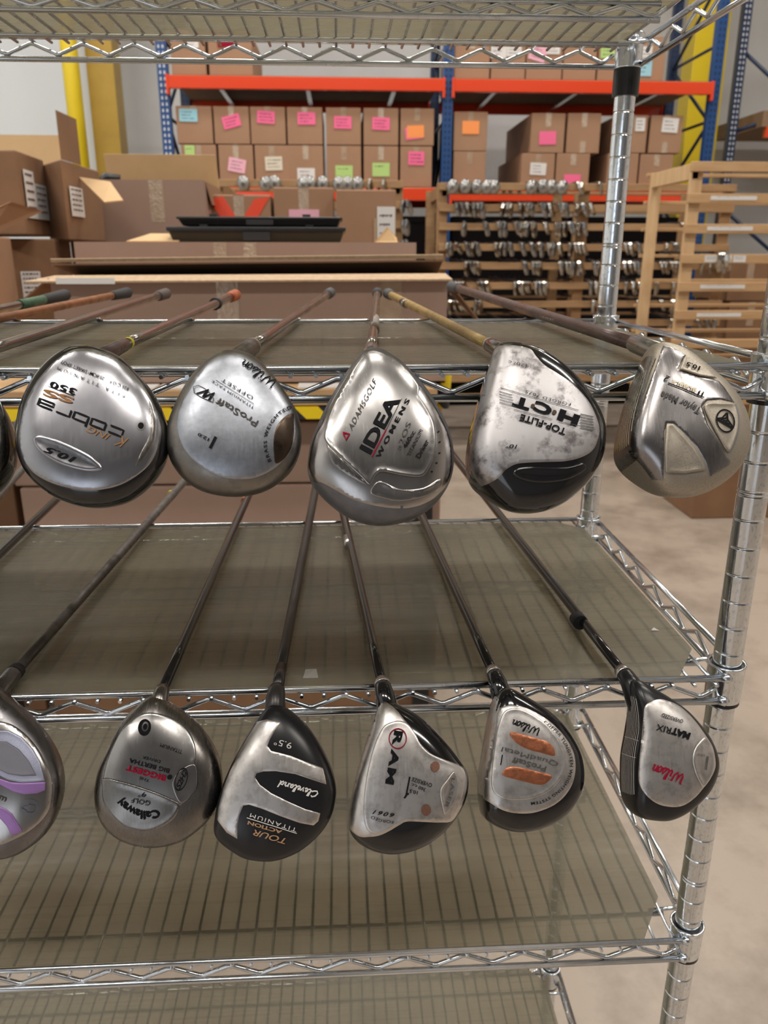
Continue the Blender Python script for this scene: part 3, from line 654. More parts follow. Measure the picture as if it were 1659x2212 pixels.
# left stack
def slant_carton(pts, z0, z1, label, m='card_dark', **k):
    t = thing('carton', (np.mean([p[0] for p in pts]), np.mean([p[1] for p in pts]), z0), label, 'box')
    MB().hexa([(p[0], p[1], z0) for p in pts]+[(p[0], p[1], z1) for p in pts]).build('box_body', M[m], t, bevel=.006)
    return t
LY = 2.6
# far upper left open box (leaning, seen above the others)
x0, x1, z0, z1 = rect(-150, 327, 100, 520, LY)
p = at(102, 345, Y=LY); q = at(200, 370, Y=LY+.55)
t1 = slant_carton([(x0, LY), (at(50, 400, Y=LY)[0], LY-.03), (at(100, 400, Y=LY+.3)[0], LY+.3), (x0, LY+.35)], at(50, 508, Y=LY)[2], at(60, 326, Y=LY)[2], 'scuffed carton with shipping labels at the left edge, upper row', 'card_dark')
zz = at(60, 326, Y=LY)[2]
a_ = np.array([at(50, 400, Y=LY)[0], LY-.03]); b_ = np.array([at(100, 400, Y=LY+.3)[0], LY+.3])
def sidelabel(t, a, b, f0, f1, za, zb, m, name='shipping_label', off=.006):
    d = b-a; n = np.array([d[1], -d[0]]); n /= np.linalg.norm(n)
    p0, p1 = a+d*f0+n*off, a+d*f1+n*off
    mb = MB().slab((p0[0], p0[1], za), (p1[0], p1[1], za), (p1[0], p1[1], zb), (p0[0], p0[1], zb), .0015)
    if name == 'shipping_label':
        n2 = np.array([d[1], -d[0]]); n2 /= np.linalg.norm(n2)
        for r in range(5):
            z = zb-(zb-za)*(.12+.17*r); f = .1
            while f < .8:
                l = random.uniform(.06, .2); q0 = p0+(p1-p0)*f+n2*.003; q1 = p0+(p1-p0)*min(.9, f+l)+n2*.003
                mb.add([(q0[0], q0[1], z), (q1[0], q1[1], z), (q1[0], q1[1], z+(zb-za)*.05), (q0[0], q0[1], z+(zb-za)*.05)], [(0, 1, 2, 3)], 1); f += l+.05
    return mb.build(name, [m, M['scribble']], t)
sidelabel(t1, a_, b_, .1, .45, zz-.23, zz-.06, M['white']); sidelabel(t1, a_, b_, .45, .9, zz-.23, zz-.1, mat('grey_label', (.4, .43, .45), .6))
# back flap (pale) and standing dark flap
Yb = LY+.7
xa, xb_, za, zb_ = rect(-150, 290, 128, 345, Yb)
open_flap(t1, (xa, Yb, za-.06), (xb_, Yb, za-.06), (xb_, Yb+.02, zb_), (xa, Yb+.02, zb_), .005, 'card_in')
t2 = slant_carton([(at(100, 450, Y=LY+.32)[0], LY+.32), (at(142, 450, Y=LY+.1)[0], LY+.1), (at(222, 450, Y=LY+.55)[0], LY+.55), (at(130, 450, Y=LY+.75)[0], LY+.75)], at(150, 520, Y=LY+.2)[2], at(140, 350, Y=LY+.2)[2], 'brown open carton with raised dark flap and white label on its side', 'card_dark')
zz = at(140, 350, Y=LY+.2)[2]
pa = np.array([at(142, 450, Y=LY+.1)[0], LY+.1]); pb = np.array([at(222, 450, Y=LY+.55)[0], LY+.55])
sidelabel(t2, pa, pb, .1, .42, zz-.2, zz-.09, M['white'])
sidelabel(t2, pa, pb, .02, .5, zz, zz+.17, M['card_dark'], 'flap', 0)
P1 = at(170, 382, Y=LY+.3); P2 = at(238, 392, Y=LY+.2); P3 = at(266, 432, Y=LY+.1); P4 = at(225, 436, Y=LY+.05)
MB().slab(P1, P2, P3, P4, .005).build('flap', M['card_in'], t2)
# near flap at far left
t3 = slant_carton([(at(-160, 640, Y=2.1)[0], 2.1), (at(-20, 640, Y=2.1)[0], 2.1), (at(40, 640, Y=2.5)[0], 2.5), (at(-160, 640, Y=2.5)[0], 2.5)], at(0, 640, Y=2.1)[2]-.2, at(0, 508, Y=2.1)[2], 'carton at the left edge with one flap sticking out', 'card')
F1, F2, F3, F4 = at(-30, 460, Y=2.1), at(22, 436, Y=2.15), at(92, 456, Y=2.3), at(-30, 512, Y=2.1)
MB().slab(F1, F4, F3, F2, .005).build('flap', M['card'], t3)
t4 = slant_carton([(at(-60, 600, Y=LY-.02)[0], LY-.02), (at(128, 600, Y=LY+.1)[0], LY+.1), (at(160, 600, Y=LY+.5)[0], LY+.5), (at(-60, 600, Y=LY+.5)[0], LY+.5)], FLOOR+.4, at(60, 515, Y=LY)[2], 'water-stained brown carton in the lower left pile', 'card_dark')
e0 = np.array([at(-60, 600, Y=LY-.02)[0], LY-.02]); e1 = np.array([at(128, 600, Y=LY+.1)[0], LY+.1]); zz = at(60, 515, Y=LY)[2]
sidelabel(t4, e0, e1, .55, .78, zz-.22, zz-.12, M['white'])
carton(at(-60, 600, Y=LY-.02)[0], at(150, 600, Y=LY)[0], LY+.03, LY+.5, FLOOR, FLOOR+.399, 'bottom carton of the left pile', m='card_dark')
carton(at(130, 560, Y=3.0)[0], at(175, 560, Y=3.0)[0], 3.15, 3.3, FLOOR, at(150, 505, Y=3.0)[2], 'narrow dark carton between the left pile and the long carton', m='card_dark')
# cartons below the bench
def pc2(u0, v0, u1, v1, Y, dep, label, z0=None, **k):
    x0, x1, za, zb = rect(u0, v0, u1, v1, Y)
    return carton(x0, x1, Y, Y+dep, za if z0 is None else z0, zb, label, **k), (x0, x1, za, zb)
t, r = pc2(20, 912, 953, 1046, TY+.075, .55, 'wide rosy carton directly under the striped bench edge', m='card_pink', tapes=0)
zlo = r[2]
t, r = pc2(60, 1048, 950, 1330, TY+.07, .5, 'wide rosy carton below the seam under the bench', m='card_pink', tapes=0)
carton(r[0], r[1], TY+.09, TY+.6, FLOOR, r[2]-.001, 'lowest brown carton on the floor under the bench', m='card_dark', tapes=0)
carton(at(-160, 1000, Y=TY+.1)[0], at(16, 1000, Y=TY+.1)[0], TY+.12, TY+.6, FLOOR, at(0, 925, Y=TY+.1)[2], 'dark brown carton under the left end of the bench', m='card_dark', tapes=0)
# carton on the floor at right
fx, fy = at(1492, 1121, Z=FLOOR)[:2]
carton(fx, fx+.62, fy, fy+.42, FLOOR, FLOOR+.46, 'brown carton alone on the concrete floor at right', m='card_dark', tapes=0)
# ------------------------------------------------------------------ the wire shelving unit
ZS = [0.24728, -0.07774, -0.35764, -0.66025, -1.187]
D = 0.4234; WID = 1.53; RH = .0236; RR = .0032
unit = thing('wire_shelving_unit', (-WID/2, D/2, FLOOR), 'chrome wire shelving unit with grooved round posts and five shelves', 'shelf')
def post(x, y):
    prof = []; z = FLOOR+.02; top = ZS[0]+.022
    prof.append((.0, FLOOR)); prof.append((.0127, FLOOR))
    g = []; zz = -.1842
    k = -18
    while k < 60:
        zc = zz-k*.0254
        if FLOOR+.03 < zc < top-.01:
            g.append(zc)
            if k % 8 == 0: g.append(zc-.0035)
        k += 1
    g.sort()
    for zc in g: prof += [(.0127, zc-.0016), (.0127, zc-.0011), (.0120, zc-.0005), (.0120, zc+.0005), (.0127, zc+.0011), (.0127, zc+.0016)]
    prof = [p for i, p in enumerate(prof) if i < 2 or p[1] > prof[i-1][1]-1e-9]
    prof += [(.0127, top), (.0118, top+.003), (0, top+.004)]
    seg = 32; v = []; f = []
    for r, z in prof:
        for i in range(seg): a = 2*math.pi*i/seg; v.append((x+r*math.cos(a), y+r*math.sin(a), z))
    for j in range(len(prof)-1):
        for i in range(seg): f.append((j*seg+i, j*seg+(i+1) % seg, (j+1)*seg+(i+1) % seg, (j+1)*seg+i))
    return MB().add(v, f, 0, True).build('post', M['post'], unit)
for x in (0, -WID):
    for y in (0, D): post(x, y)
def zig(x0, x1, y, zt, zb, per, off, axis=0, r=.0024, end=0):
    """zigzag wire from x0 to x1; peaks at off + k*per"""
    pts = []; h = per/2; k0 = math.ceil((x0-off)/h); k1 = math.floor((x1-off)/h)
    e = .0045; sl = (zt-zb)/h
    for k in range(k0, k1+1):
        x = off+k*h; pk = (k % 2 == 0); z = zt if pk else zb; s = -1 if pk else 1
        for q, dz in ((-1.0, 1), (-.45, .28), (.45, .28), (1.0, 1)):
            pts.append((x+q*e, z+s*dz*e*sl*.9))
    xs_, zs_ = pts[0]; 
    if end: pts.append((pts[-1][0]+.0095, pts[-1][1]-.0065 if (k1 % 2 == 0) else pts[-1][1]+.0065))
    P = [((a, y, b) if axis == 0 else (y, a, b)) for a, b in pts]
    return MB().tube(P, r, 8)
def collar(x, y, z):
    prof = [(.0150, z-.0285), (.0156, z-.0285), (.0158, z-.0282), (.0158, z-.0270), (.0164, z+.002), (.0166, z+.004), (.0172, z+.0065), (.0173, z+.0078), (.0171, z+.0085), (.0153, z+.0085), (.0150, z+.0080), (.0150, z+.004), (.0150, z-.0285)]
    seg = 32; v = []; f = []
    for r, zz in prof:
        for i in range(seg): a = 2*math.pi*i/seg; v.append((x+r*math.cos(a), y+r*math.sin(a), zz))
    for j in range(len(prof)-1):
        for i in range(seg): f.append((j*seg+i, j*seg+(i+1) % seg, (j+1)*seg+(i+1) % seg, (j+1)*seg+i))
    return MB().add(v, f, 0, True)
def ring(x, y, z0, z1, r0, r1):
    seg = 32; v = []; f = []; prof = [(r0, z0), (r1, z0), (r1, z1), (r0, z1), (r0, z0)]
    for r, zz in prof:
        for i in range(seg): a = 2*math.pi*i/seg; v.append((x+r*math.cos(a), y+r*math.sin(a), zz))
    for j in range(4):
        for i in range(seg): f.append((j*seg+i, j*seg+(i+1) % seg, (j+1)*seg+(i+1) % seg, (j+1)*seg+i))
    return MB().add(v, f, 0, False)
WO = -0.0165      # first wire
for si, z in enumerate(ZS):
    wires = MB(); k = 0
    while WO-.0196*k > -WID+.012:
        x = WO-.0196*k
        wires.tube([(x, -.0185, z-.0052), (x, D+.0185, z-.0052)], .0018, 6); k += 1
    for yy in (.03, D-.034): wires.tube([(-.012, yy, z-.0095), (-WID+.012, yy, z-.0095)], .0026, 8)
    sh = wires.build('shelf_deck', M['zinc'], unit)
    off = -.6458+.0588*11-.0
    off = off-round(off/.0588)*.0588
    for nm, y in (('front_truss', -.0145), ('back_truss', D+.0145)):
        mb = MB().tube([(-.003, y, z), (-WID+.003, y, z)], RR, 12).tube([(-.003, y, z-RH), (-WID+.003, y, z-RH)], RR, 12)
        zz = zig(-WID+.03, -.028, y+(.0015 if y < 0 else -.0015), z-.0075, z-RH+.0045, .0588, off, 0, .0024, 1)
        mb.add(zz.v, zz.f, 0, True)
        for xw in (-.006, -WID+.006):
            for zw in (z, z-RH): mb.tube([(xw-.005, y, zw), (xw, y, zw), (xw+.005, y+(.001 if y < 0 else -.001), zw)], [.0035, .0052, .0025], 8)
        mb.build(nm, M['zinc'], sh)
    ym = .2345
    mb = MB().tube([(-.035, ym, z-.010), (-WID+.035, ym, z-.010)], .0026, 8).tube([(-.035, ym, z-RH), (-WID+.035, ym, z-RH)], .003, 12)
    zz = zig(-WID+.05, -.028, ym, z-.0125, z-RH+.003, .0588, off-.016, 0, .0024, 1); mb.add(zz.v, zz.f, 0, True)
    mb.build('middle_truss', M['zinc'], sh)
    for nm, x in (('side_truss', .0145), ('side_truss', -WID-.0145)):
        mb = MB().tube([(x, .003, z), (x, D-.003, z)], RR, 12).tube([(x, .003, z-RH), (x, D-.003, z-RH)], RR, 12)
        zz = zig(.03, D-.028, x+(-.0015 if x > 0 else .0015), z-.0065, z-RH+.0045, .0588, .03, 1, .0024, 1); mb.add(zz.v, zz.f, 0, True)
        xi = -.026 if x > 0 else -WID+.026
        mb.tube([(x, .035, z-.0065), (xi, .035, z-.0095)], .0022, 8).tube([(x, D-.04, z-.0065), (xi, D-.04, z-.0095)], .0022, 8)
        mb.build(nm, M['zinc'], sh)
    for x in (0, -WID):
        for y in (0, D):
            cm = collar(x, y, z)
            if x == 0 and y == 0:   # embossed round mark
                cm2 = [(.0168*math.cos(a0), .0168*math.sin(a0)) for a0 in ()]
            cm.build('corner_collar', M['post'], sh)
            lo = z-.0285-(.030 if (si == 0) else .0035)
            o = ring(x, y, lo, z-.0288, .0128, .0158 if si == 0 else .0155).build('plastic_sleeve', M['black_plastic'], sh)
            ring(x, y, z+.0045, z+.0065, .0128, .0149).build('plastic_sleeve', M['black_plastic'], sh)
# liners
lin_lab = ['cloudy plastic liner on the topmost shelf seen from below', 'brushed plastic liner on the shelf carrying the upper row of drivers', 'olive plastic liner under the lower row of club shafts',
           'empty grey plastic liner showing the wires beneath it', 'plastic liner on the lowest shelf at the bottom edge']
for si, z in enumerate(ZS):
    e = {2: (-.012, .036, .055), 3: (-.012, .036, .055)}.get(si, (-.012, .03, .03))
    xr, cx, cyy = e
    y0, y1 = -.009, D+.009
    out = [(-WID+.02, y0+.0), (xr-cx, y0), (xr, y0+cyy), (xr, y1-.03), (xr-.03, y1), (-WID+.02, y1)]
    n = len(out); zt_, zb_ = z-.0018, z-.0031
    v = [(x, y, zb_) for x, y in out]+[(x, y, zt_) for x, y in out]
    MB().add(v, [tuple(reversed(range(n))), tuple(range(n, 2*n))]+[(i, (i+1) % n, (i+1) % n+n, i+n) for i in range(n)]).build('shelf_liner', M['thin_liner' if si >= 3 else 'liner'], tags=(lin_lab[si], 'shelf liner'))
Z2, Z3 = ZS[1], ZS[2]
p = at(669, 1458, Z=Z3-.0018)
MB().add([(p[0]-.006, p[1]-.006, p[2]+.0003), (p[0]+.008, p[1]-.006, p[2]+.0003), (p[0]+.006, p[1]+.006, p[2]+.003), (p[0]-.004, p[1]+.007, p[2]+.002)], [(0, 1, 2, 3)]).build('tape_scrap', M['clear'], tags=('small clear scrap of tape on the olive liner', 'scrap'))
p = at(1413, 1361, Z=Z3-.0018)
MB().add([(p[0]-.004, p[1]-.002, p[2]+.0003), (p[0]+.004, p[1]-.003, p[2]+.0003), (p[0]+.001, p[1]+.004, p[2]+.0003), (p[0]-.004, p[1]-.002, p[2]+.001), (p[0]+.004, p[1]-.003, p[2]+.001), (p[0]+.001, p[1]+.004, p[2]+.001)], [(0, 1, 2), (5, 4, 3), (0, 3, 4, 1), (1, 4, 5, 2), (2, 5, 3, 0)]).build('paper_chip', M['white'], tags=('tiny white chip of paper on the olive liner at right', 'scrap'))
# ------------------------------------------------------------------ club heads
TH = math.radians(60)
EA = np.array([1., 0, 0]); EB = np.array([0, -math.cos(TH), -math.sin(TH)]); EN = np.array([0, -math.sin(TH), math.cos(TH)])
NTH = 192
class Head:
    def __init__(s, zoom, top, sil, dB=.02, dF=.034, pB=3.0, pF=5.5, depth=.056, Y0=-.05):
        s.zoom = zoom; s.O = at(*s.px(top), Y=Y0)
        s.depth = depth; s.dB, s.dF, s.pB, s.pF = dB, dF, pB, pF
        P = smoothclose([s.px(q) for q in sil], 6)
        ab = np.array([s.plane(u, v, -dB) for u, v in P]); c = ab.mean(0)
        for _ in range(3):
            th = np.arctan2(ab[:, 1]-c[1], ab[:, 0]-c[0])
            ab = np.array([s.plane(u, v, -s.dd(t)) for (u, v), t in zip(P, th)])
        s.c = c
        th = np.arctan2(ab[:, 1]-c[1], ab[:, 0]-c[0]); r = np.hypot(ab[:, 0]-c[0], ab[:, 1]-c[1])
        o = np.argsort(th); th, r = th[o], r[o]
        g = np.linspace(-math.pi, math.pi, NTH, endpoint=False)
        R = np.interp(g, np.r_[th-2*math.pi, th, th+2*math.pi], np.r_[r, r, r])
        for _ in range(2): R = (np.roll(R, 1)+2*R+np.roll(R, -1))/4
        s.g, s.R = g, R
    def px(s, q): ox, oy, k = s.zoom; return (ox+q[0]/k, oy+q[1]/k)
    def plane(s, u, v, n):
        d = ray(u, v); t = (n-(CAM-s.O)@EN)/(d@EN); P = CAM+d*t-s.O
        return P@EA, P@EB
    def w(s, th):
        q = np.clip((-np.cos(th)-.25)/.5, 0, 1); return q*q*(3-2*q)
    def dd(s, th): return s.dB+(s.dF-s.dB)*s.w(th)
    def pp(s, th): return s.pB+(s.pF-s.pB)*s.w(th)
    def Rt(s, th): return np.interp(th, np.r_[s.g, math.pi], np.r_[s.R, s.R[0]])
    def H(s, a, b):
        da, db = a-s.c[0], b-s.c[1]; th = np.arctan2(db, da); t = np.hypot(da, db)/s.Rt(th)
        tt = np.clip(t, 0, 1); d, p = s.dd(th), s.pp(th)
        n = d*((1-tt**p)**(1/p)-1)
        return np.where(t > 1, -1.0, n)
    def hit(s, pts):
        """image points -> (a,b) where the line of sight meets the head surface"""
        pts = np.asarray(pts, float)
        d = AX[None]*((pts[:, 0]-829.5)/F_PX)[:, None]-AY[None]*((pts[:, 1]-1106)/F_PX)[:, None]+AF[None]
        o = CAM-s.O; on, dn = o@EN, d@EN
        ns = np.linspace(.0005, -.05, 60)
        best = np.full(len(pts), np.nan); lo = np.full(len(pts), .0005); hi = np.full(len(pts), -.03); found = np.zeros(len(pts), bool)
        prev = np.full(len(pts), .0006)
        for n in ns:
            t = (n-on)/dn; a = o@EA+d@EA*t; b = o@EB+d@EB*t
            ins = (n < s.H(a, b)) & ~found
            lo[ins] = prev[ins]; hi[ins] = n; found |= ins; prev[:] = n
        for _ in range(14):
            m = (lo+hi)/2; t = (m-on)/dn; a = o@EA+d@EA*t; b = o@EB+d@EB*t
            ins = m < s.H(a, b); hi = np.where(ins, m, hi); lo = np.where(ins, lo, m)
        n = np.where(found, hi, -s.dB); t = (n-on)/dn
        return np.stack([o@EA+d@EA*t, o@EB+d@EB*t], 1)
    def world(s, a, b, n):
        return s.O[None]+np.outer(a, EA)+np.outer(b, EB)+np.outer(n, EN)
    def clampt(s, ab, tm=.985):
        da, db = ab[:, 0]-s.c[0], ab[:, 1]-s.c[1]; th = np.arctan2(db, da); r = np.hypot(da, db); R = s.Rt(th)*tm
        k = np.where(r > R, R/np.maximum(r, 1e-9), 1); return np.stack([s.c[0]+da*k, s.c[1]+db*k], 1)
    def lift(s, ab, off):
        """surface point pushed out along the surface normal"""
        a, b = ab[:, 0], ab[:, 1]; e = .0004
        n = s.H(a, b)
        c1 = s.clampt(np.stack([a+e, b], 1), .995); c2 = s.clampt(np.stack([a-e, b], 1), .995)
        c3 = s.clampt(np.stack([a, b+e], 1), .995); c4 = s.clampt(np.stack([a, b-e], 1), .995)
        da = (s.H(c1[:, 0], c1[:, 1])-s.H(c2[:, 0], c2[:, 1]))/np.maximum(c1[:, 0]-c2[:, 0], 1e-6)
        db = (s.H(c3[:, 0], c3[:, 1])-s.H(c4[:, 0], c4[:, 1]))/np.maximum(c3[:, 1]-c4[:, 1], 1e-6)
        L = np.sqrt(da*da+db*db+1)
        off = np.broadcast_to(off, a.shape)
        return s.world(a-da/L*off, b-db/L*off, n+off/L)
    def body(s, m, parent, name='club_head'):
        K, KC = 30, 12; v = [s.world(np.array([s.c[0]]), np.array([s.c[1]]), np.array([0.]))[0]]; f = []
        th = s.g
        rings = []
        for k in range(1, K+1):
            q = k/K; t = 1-(1-q)**2.2
            r = s.R*t; d, p = s.dd(th), s.pp(th)
            rings.append((s.c[0]+r*np.cos(th), s.c[1]+r*np.sin(th), d*((1-np.clip(t, 0, 1)**p)**(1/p)-1)))
        for k in range(1, KC):
            ph = k/KC*math.pi/2
            r = s.R*math.cos(ph)**.75; d = s.dd(th)
            rings.append((s.c[0]+r*np.cos(th), s.c[1]+r*np.sin(th), -d-(s.depth-d)*math.sin(ph)))
        for a, b, n in rings: v += list(s.world(a, b, n))
        v.append(s.world(np.array([s.c[0]]), np.array([s.c[1]]), np.array([-s.depth]))[0])
        nr = len(rings)
        for i in range(NTH): f.append((0, 1+i, 1+(i+1) % NTH))
        for k in range(nr-1):
            for i in range(NTH):
                j = (i+1) % NTH; f.append((1+k*NTH+i, 1+(k+1)*NTH+i, 1+(k+1)*NTH+j, 1+k*NTH+j))
        for i in range(NTH): f.append((len(v)-1, 1+(nr-1)*NTH+(i+1) % NTH, 1+(nr-1)*NTH+i))
        f = [tuple(reversed(q)) for q in f]
        s.obj = MB().add(v, f, 0, True).build(name, m, parent)
        return s.obj
    def patch(s, poly, m, name, off=.0003, lip=0, lw=.002, smooth=True, res=.0022, tm=.985, dish=0, parent=None):
        P = [s.px(q) for q in poly]
        P = smoothclose(P, 5) if smooth else np.array(P, float)
        if not smooth:
            Q = []
            for i in range(len(P)):
                a, b = P[i], P[(i+1) % len(P)]; n = max(1, int(np.hypot(*(b-a))/6))
                Q += [a+(b-a)*k/n for k in range(n)]
            P = np.array(Q)
        ab = s.clampt(s.hit(P), tm)
        n = len(ab)
        a0, b0 = ab.min(0); a1, b1 = ab.max(0)
        def inside(p):
            c = False; j = n-1
            for i in range(n):
                if ((ab[i][1] > p[1]) != (ab[j][1] > p[1])) and p[0] < (ab[j][0]-ab[i][0])*(p[1]-ab[i][1])/(ab[j][1]-ab[i][1])+ab[i][0]: c = not c
                j = i
            return c
        pts = list(map(tuple, ab)); y = b0+res*.5; row = 0
        tg = np.roll(ab, -1, 0)-np.roll(ab, 1, 0); nrm = np.stack([-tg[:, 1], tg[:, 0]], 1); nrm /= np.maximum(np.hypot(nrm[:, 0], nrm[:, 1]), 1e-9)[:, None]
        area = np.sum(ab[:, 0]*np.roll(ab[:, 1], -1)-np.roll(ab[:, 0], -1)*ab[:, 1])
        if area < 0: nrm = -nrm
        inner = 0.
        for dist in ((.0005,) if not lip else (.0004, lw*.55, lw, lw*1.6)):
            for q, nv_ in zip(ab, nrm):
                c_ = q+nv_*dist
                if inside(c_) and np.min(np.hypot(ab[:, 0]-c_[0], ab[:, 1]-c_[1])) > dist*.9: pts.append(tuple(c_))
            inner = dist
        while y < b1:
            x = a0+(res*.5 if row % 2 else 0)
            while x < a1:
                if inside((x, y)):
                    if np.min(np.hypot(ab[:, 0]-x, ab[:, 1]-y)) > inner+res*.35: pts.append((x, y))
                x += res
            y += res*.87; row += 1
        vs, es, fs, *_ = delaunay_2d_cdt([Vector(q) for q in pts], [], [list(range(n))], 1, 1e-7)
        V = np.array([(q[0], q[1]) for q in vs])
        A0, B0_ = ab, np.roll(ab, -1, 0); AB = B0_-A0; LL = np.maximum((AB**2).sum(1), 1e-14)
        ds = np.array([np.min(np.hypot(*(A0+AB*np.clip(((q-A0)*AB).sum(1)/LL, 0, 1)[:, None]-q).T)) for q in V])
        o = off+lip*np.exp(-((ds-lw)/lw)**2)-dish*np.minimum(ds/.006, 1)
        o = np.where(ds < 1e-5, off-.0003, o)
        W = s.lift(V, o)
        fs = [tuple(q) for q in fs]
        # orient towards EN
        G = []
        for q in fs:
            nn = np.cross(W[q[1]]-W[q[0]], W[q[2]]-W[q[0]])
            G.append(q if nn@EN > 0 else tuple(reversed(q)))
        return MB().add(W, G, 0, True).build(name, m, parent or s.obj)
    def flat(s, verts, faces, m, name, off, parent=None):
        """verts already in target pixels"""
        if not len(verts): return
        W = s.lift(s.clampt(s.hit(verts), .99), off)
        G = []
        for q in faces:
            nn = np.cross(W[q[1]]-W[q[0]], W[q[2]]-W[q[0]])
            G.append(q if nn@EN > 0 else tuple(reversed(q)))
        return MB().add(W, G, 0, False).build(name, m, parent or s.obj)
    def text(s, body, path, h, m, off=.0013, sp=1., bold=0., shear=0., name='lettering', wobble=0):
        V, Fc = glyphs(body, sp, bold, shear)
        P = np.array([s.px(q) for q in path]); hp = h/s.zoom[2]
        if len(P) > 2:
            Q = []
            for i in range(len(P)-1):
                p0 = P[max(i-1, 0)]; p1 = P[i]; p2 = P[i+1]; p3 = P[min(i+2, len(P)-1)]
                for k in range(8):
                    t = k/8; Q.append(.5*((2*p1)+(-p0+p2)*t+(2*p0-5*p1+4*p2-p3)*t*t+(-p0+3*p1-3*p2+p3)*t**3))
            Q.append(P[-1]); P = np.array(Q)
        seg = np.hypot(*(P[1:]-P[:-1]).T); L = np.r_[0, np.cumsum(seg)]
        x0, x1 = V[:, 0].min(), V[:, 0].max(); ymin, ymax = 0., .72
        u = (V[:, 0]-x0)/(x1-x0)*L[-1]; yy = (V[:, 1]/.72-.5)*hp
        idx = np.clip(np.searchsorted(L, u, side='right')-1, 0, len(seg)-1); tt = (u-L[idx])/seg[idx]
        base = P[idx]+(P[idx+1]-P[idx])*tt[:, None]; dr = (P[idx+1]-P[idx])/seg[idx][:, None]
        up = np.stack([dr[:, 1], -dr[:, 0]], 1)
        return s.flat(base+up*yy[:, None], Fc, m, name, off)
    def stroke(s, lines, wd, m, off=.0013, name='engraved_line', closed=False):
        """polylines in zoom coordinates, wd in zoom px"""
        V = []; Fc = []
        for ln in lines:
            P = np.array([s.px(q) for q in ln], float); w = wd/s.zoom[2]/2
            Q = [P[0]]
            for i in range(len(P)-1):
                k = max(1, int(np.hypot(*(P[i+1]-P[i]))/8)); Q += [P[i]+(P[i+1]-P[i])*j/k for j in range(1, k+1)]
            P = np.array(Q); n = len(P); b = len(V)
            for i in range(n):
                t = P[min(i+1, n-1)]-P[max(i-1, 0)]
                if closed and i in (0, n-1): t = P[1]-P[-2]
                t = t/max(np.hypot(*t), 1e-9); nn = np.array([-t[1], t[0]])
                V += [P[i]+nn*w, P[i]-nn*w]
            for i in range(n-1): Fc.append((b+2*i, b+2*i+1, b+2*i+3, b+2*i+2))
        return s.flat(np.array(V), Fc, m, name, off)
    def disc(s, c, rx, ry, m, off=.0013, rot=0, name='dot', inner=0):
        V = []; Fc = []; n = 28; cx, cy = s.px(c); k = s.zoom[2]
        for i in range(n):
            a = 2*math.pi*i/n; x, y = rx/k*math.cos(a), ry/k*math.sin(a)
            X = x*math.cos(rot)-y*math.sin(rot); Y = x*math.sin(rot)+y*math.cos(rot)
            V.append((cx+X, cy+Y)); V.append((cx+X*inner, cy+Y*inner))
        if inner: Fc = [(2*i, 2*i+1, (2*i+3) % (2*n), (2*i+2) % (2*n)) for i in range(n)]
        else: V = [V[2*i] for i in range(n)]; V.append((cx, cy)); Fc = [(i, (i+1) % n, n) for i in range(n)]
        return s.flat(np.array(V), Fc, m, name, off)
_gc = {}
def glyphs(body, sp, bold, shear):
    cu = bpy.data.curves.new('g', 'FONT'); cu.body = body; cu.size = 1.; cu.space_character = sp; cu.offset = bold; cu.shear = shear; cu.resolution_u = 3; cu.fill_mode = 'FRONT'
    o = bpy.data.objects.new('g', cu); C.objects.link(o)
    dg = bpy.context.evaluated_depsgraph_get(); dg.update(); me = bpy.data.meshes.new_from_object(o.evaluated_get(dg))
    V = np.array([v.co[:2] for v in me.vertices]); Fc = [tuple(p.vertices) for p in me.polygons]
    bpy.data.objects.remove(o); bpy.data.curves.remove(cu); bpy.data.meshes.remove(me)
    return V, Fc
# hand-drawn script strokes; unit height 1, x advance grows
def script_word(word):
    G = {'W': (1.5, [[(.0, 1), (.15, 1.05), (.2, .3), (.35, 0), (.6, .3), (.75, 1), (.75, .3), (.95, 0), (1.2, .4), (1.25, 1), (1.45, .95)]]),
         'i': (.38, [[(.0, .55), (.12, .65), (.08, .15), (.2, 0), (.38, .12)], [(.12, .9), (.18, .95)]]),
         'l': (.42, [[(.0, .1), (.25, .7), (.3, 1.15), (.15, 1.1), (.1, .2), (.25, 0), (.42, .12)]]),
         's': (.5, [[(.0, .1), (.3, .7), (.42, .25), (.25, 0), (.0, .05)], [(.3, .1), (.5, .12)]]),
         'o': (.55, [[(.35, .62), (.1, .5), (.08, .12), (.28, 0), (.48, .2), (.42, .55), (.3, .62), (.55, .55)]]),
         'n': (.65, [[(.0, .6), (.1, .62), (.1, 0)], [(.1, .4), (.35, .65), (.48, .5), (.46, .05), (.65, .08)]]),
         'C': (.85, [[(.7, .85), (.55, 1.05), (.2, .8), (.05, .3), (.25, 0), (.6, .1), (.8, .3)]]),
         'e': (.45, [[(.0, .25), (.3, .4), (.25, .62), (.08, .45), (.1, .1), (.28, 0), (.45, .15)]]),
         'v': (.5, [[(.0, .55), (.12, .6), (.18, 0), (.42, .6), (.5, .55)]]),
         'a': (.6, [[(.4, .58), (.15, .6), (.05, .2), (.2, 0), (.42, .55), (.42, .1), (.6, .1)]]),
         'd': (.6, [[(.4, .5), (.15, .58), (.05, .2), (.2, 0), (.4, .3), (.55, 1.15), (.44, .1), (.6, .1)]])}
    x = 0; out = []
    for ch in word:
        w, L = G[ch]; out += [[(x+a, b) for a, b in l] for l in L]; x += w
    return out, x
def script(h, word, start, end, height, wd, m, off=.0013, slant=.12):
    lines, W_ = script_word(word); st, en = np.array(start, float), np.array(end, float)
    d = (en-st); L = np.hypot(*d); d /= L; up = np.array([d[1], -d[0]])
    out = [[tuple(st+d*((a+slant*b)/W_*L)+up*((b-.4)*height)) for a, b in l] for l in lines]
    return h.stroke(out, wd, m, off, 'script_lettering')
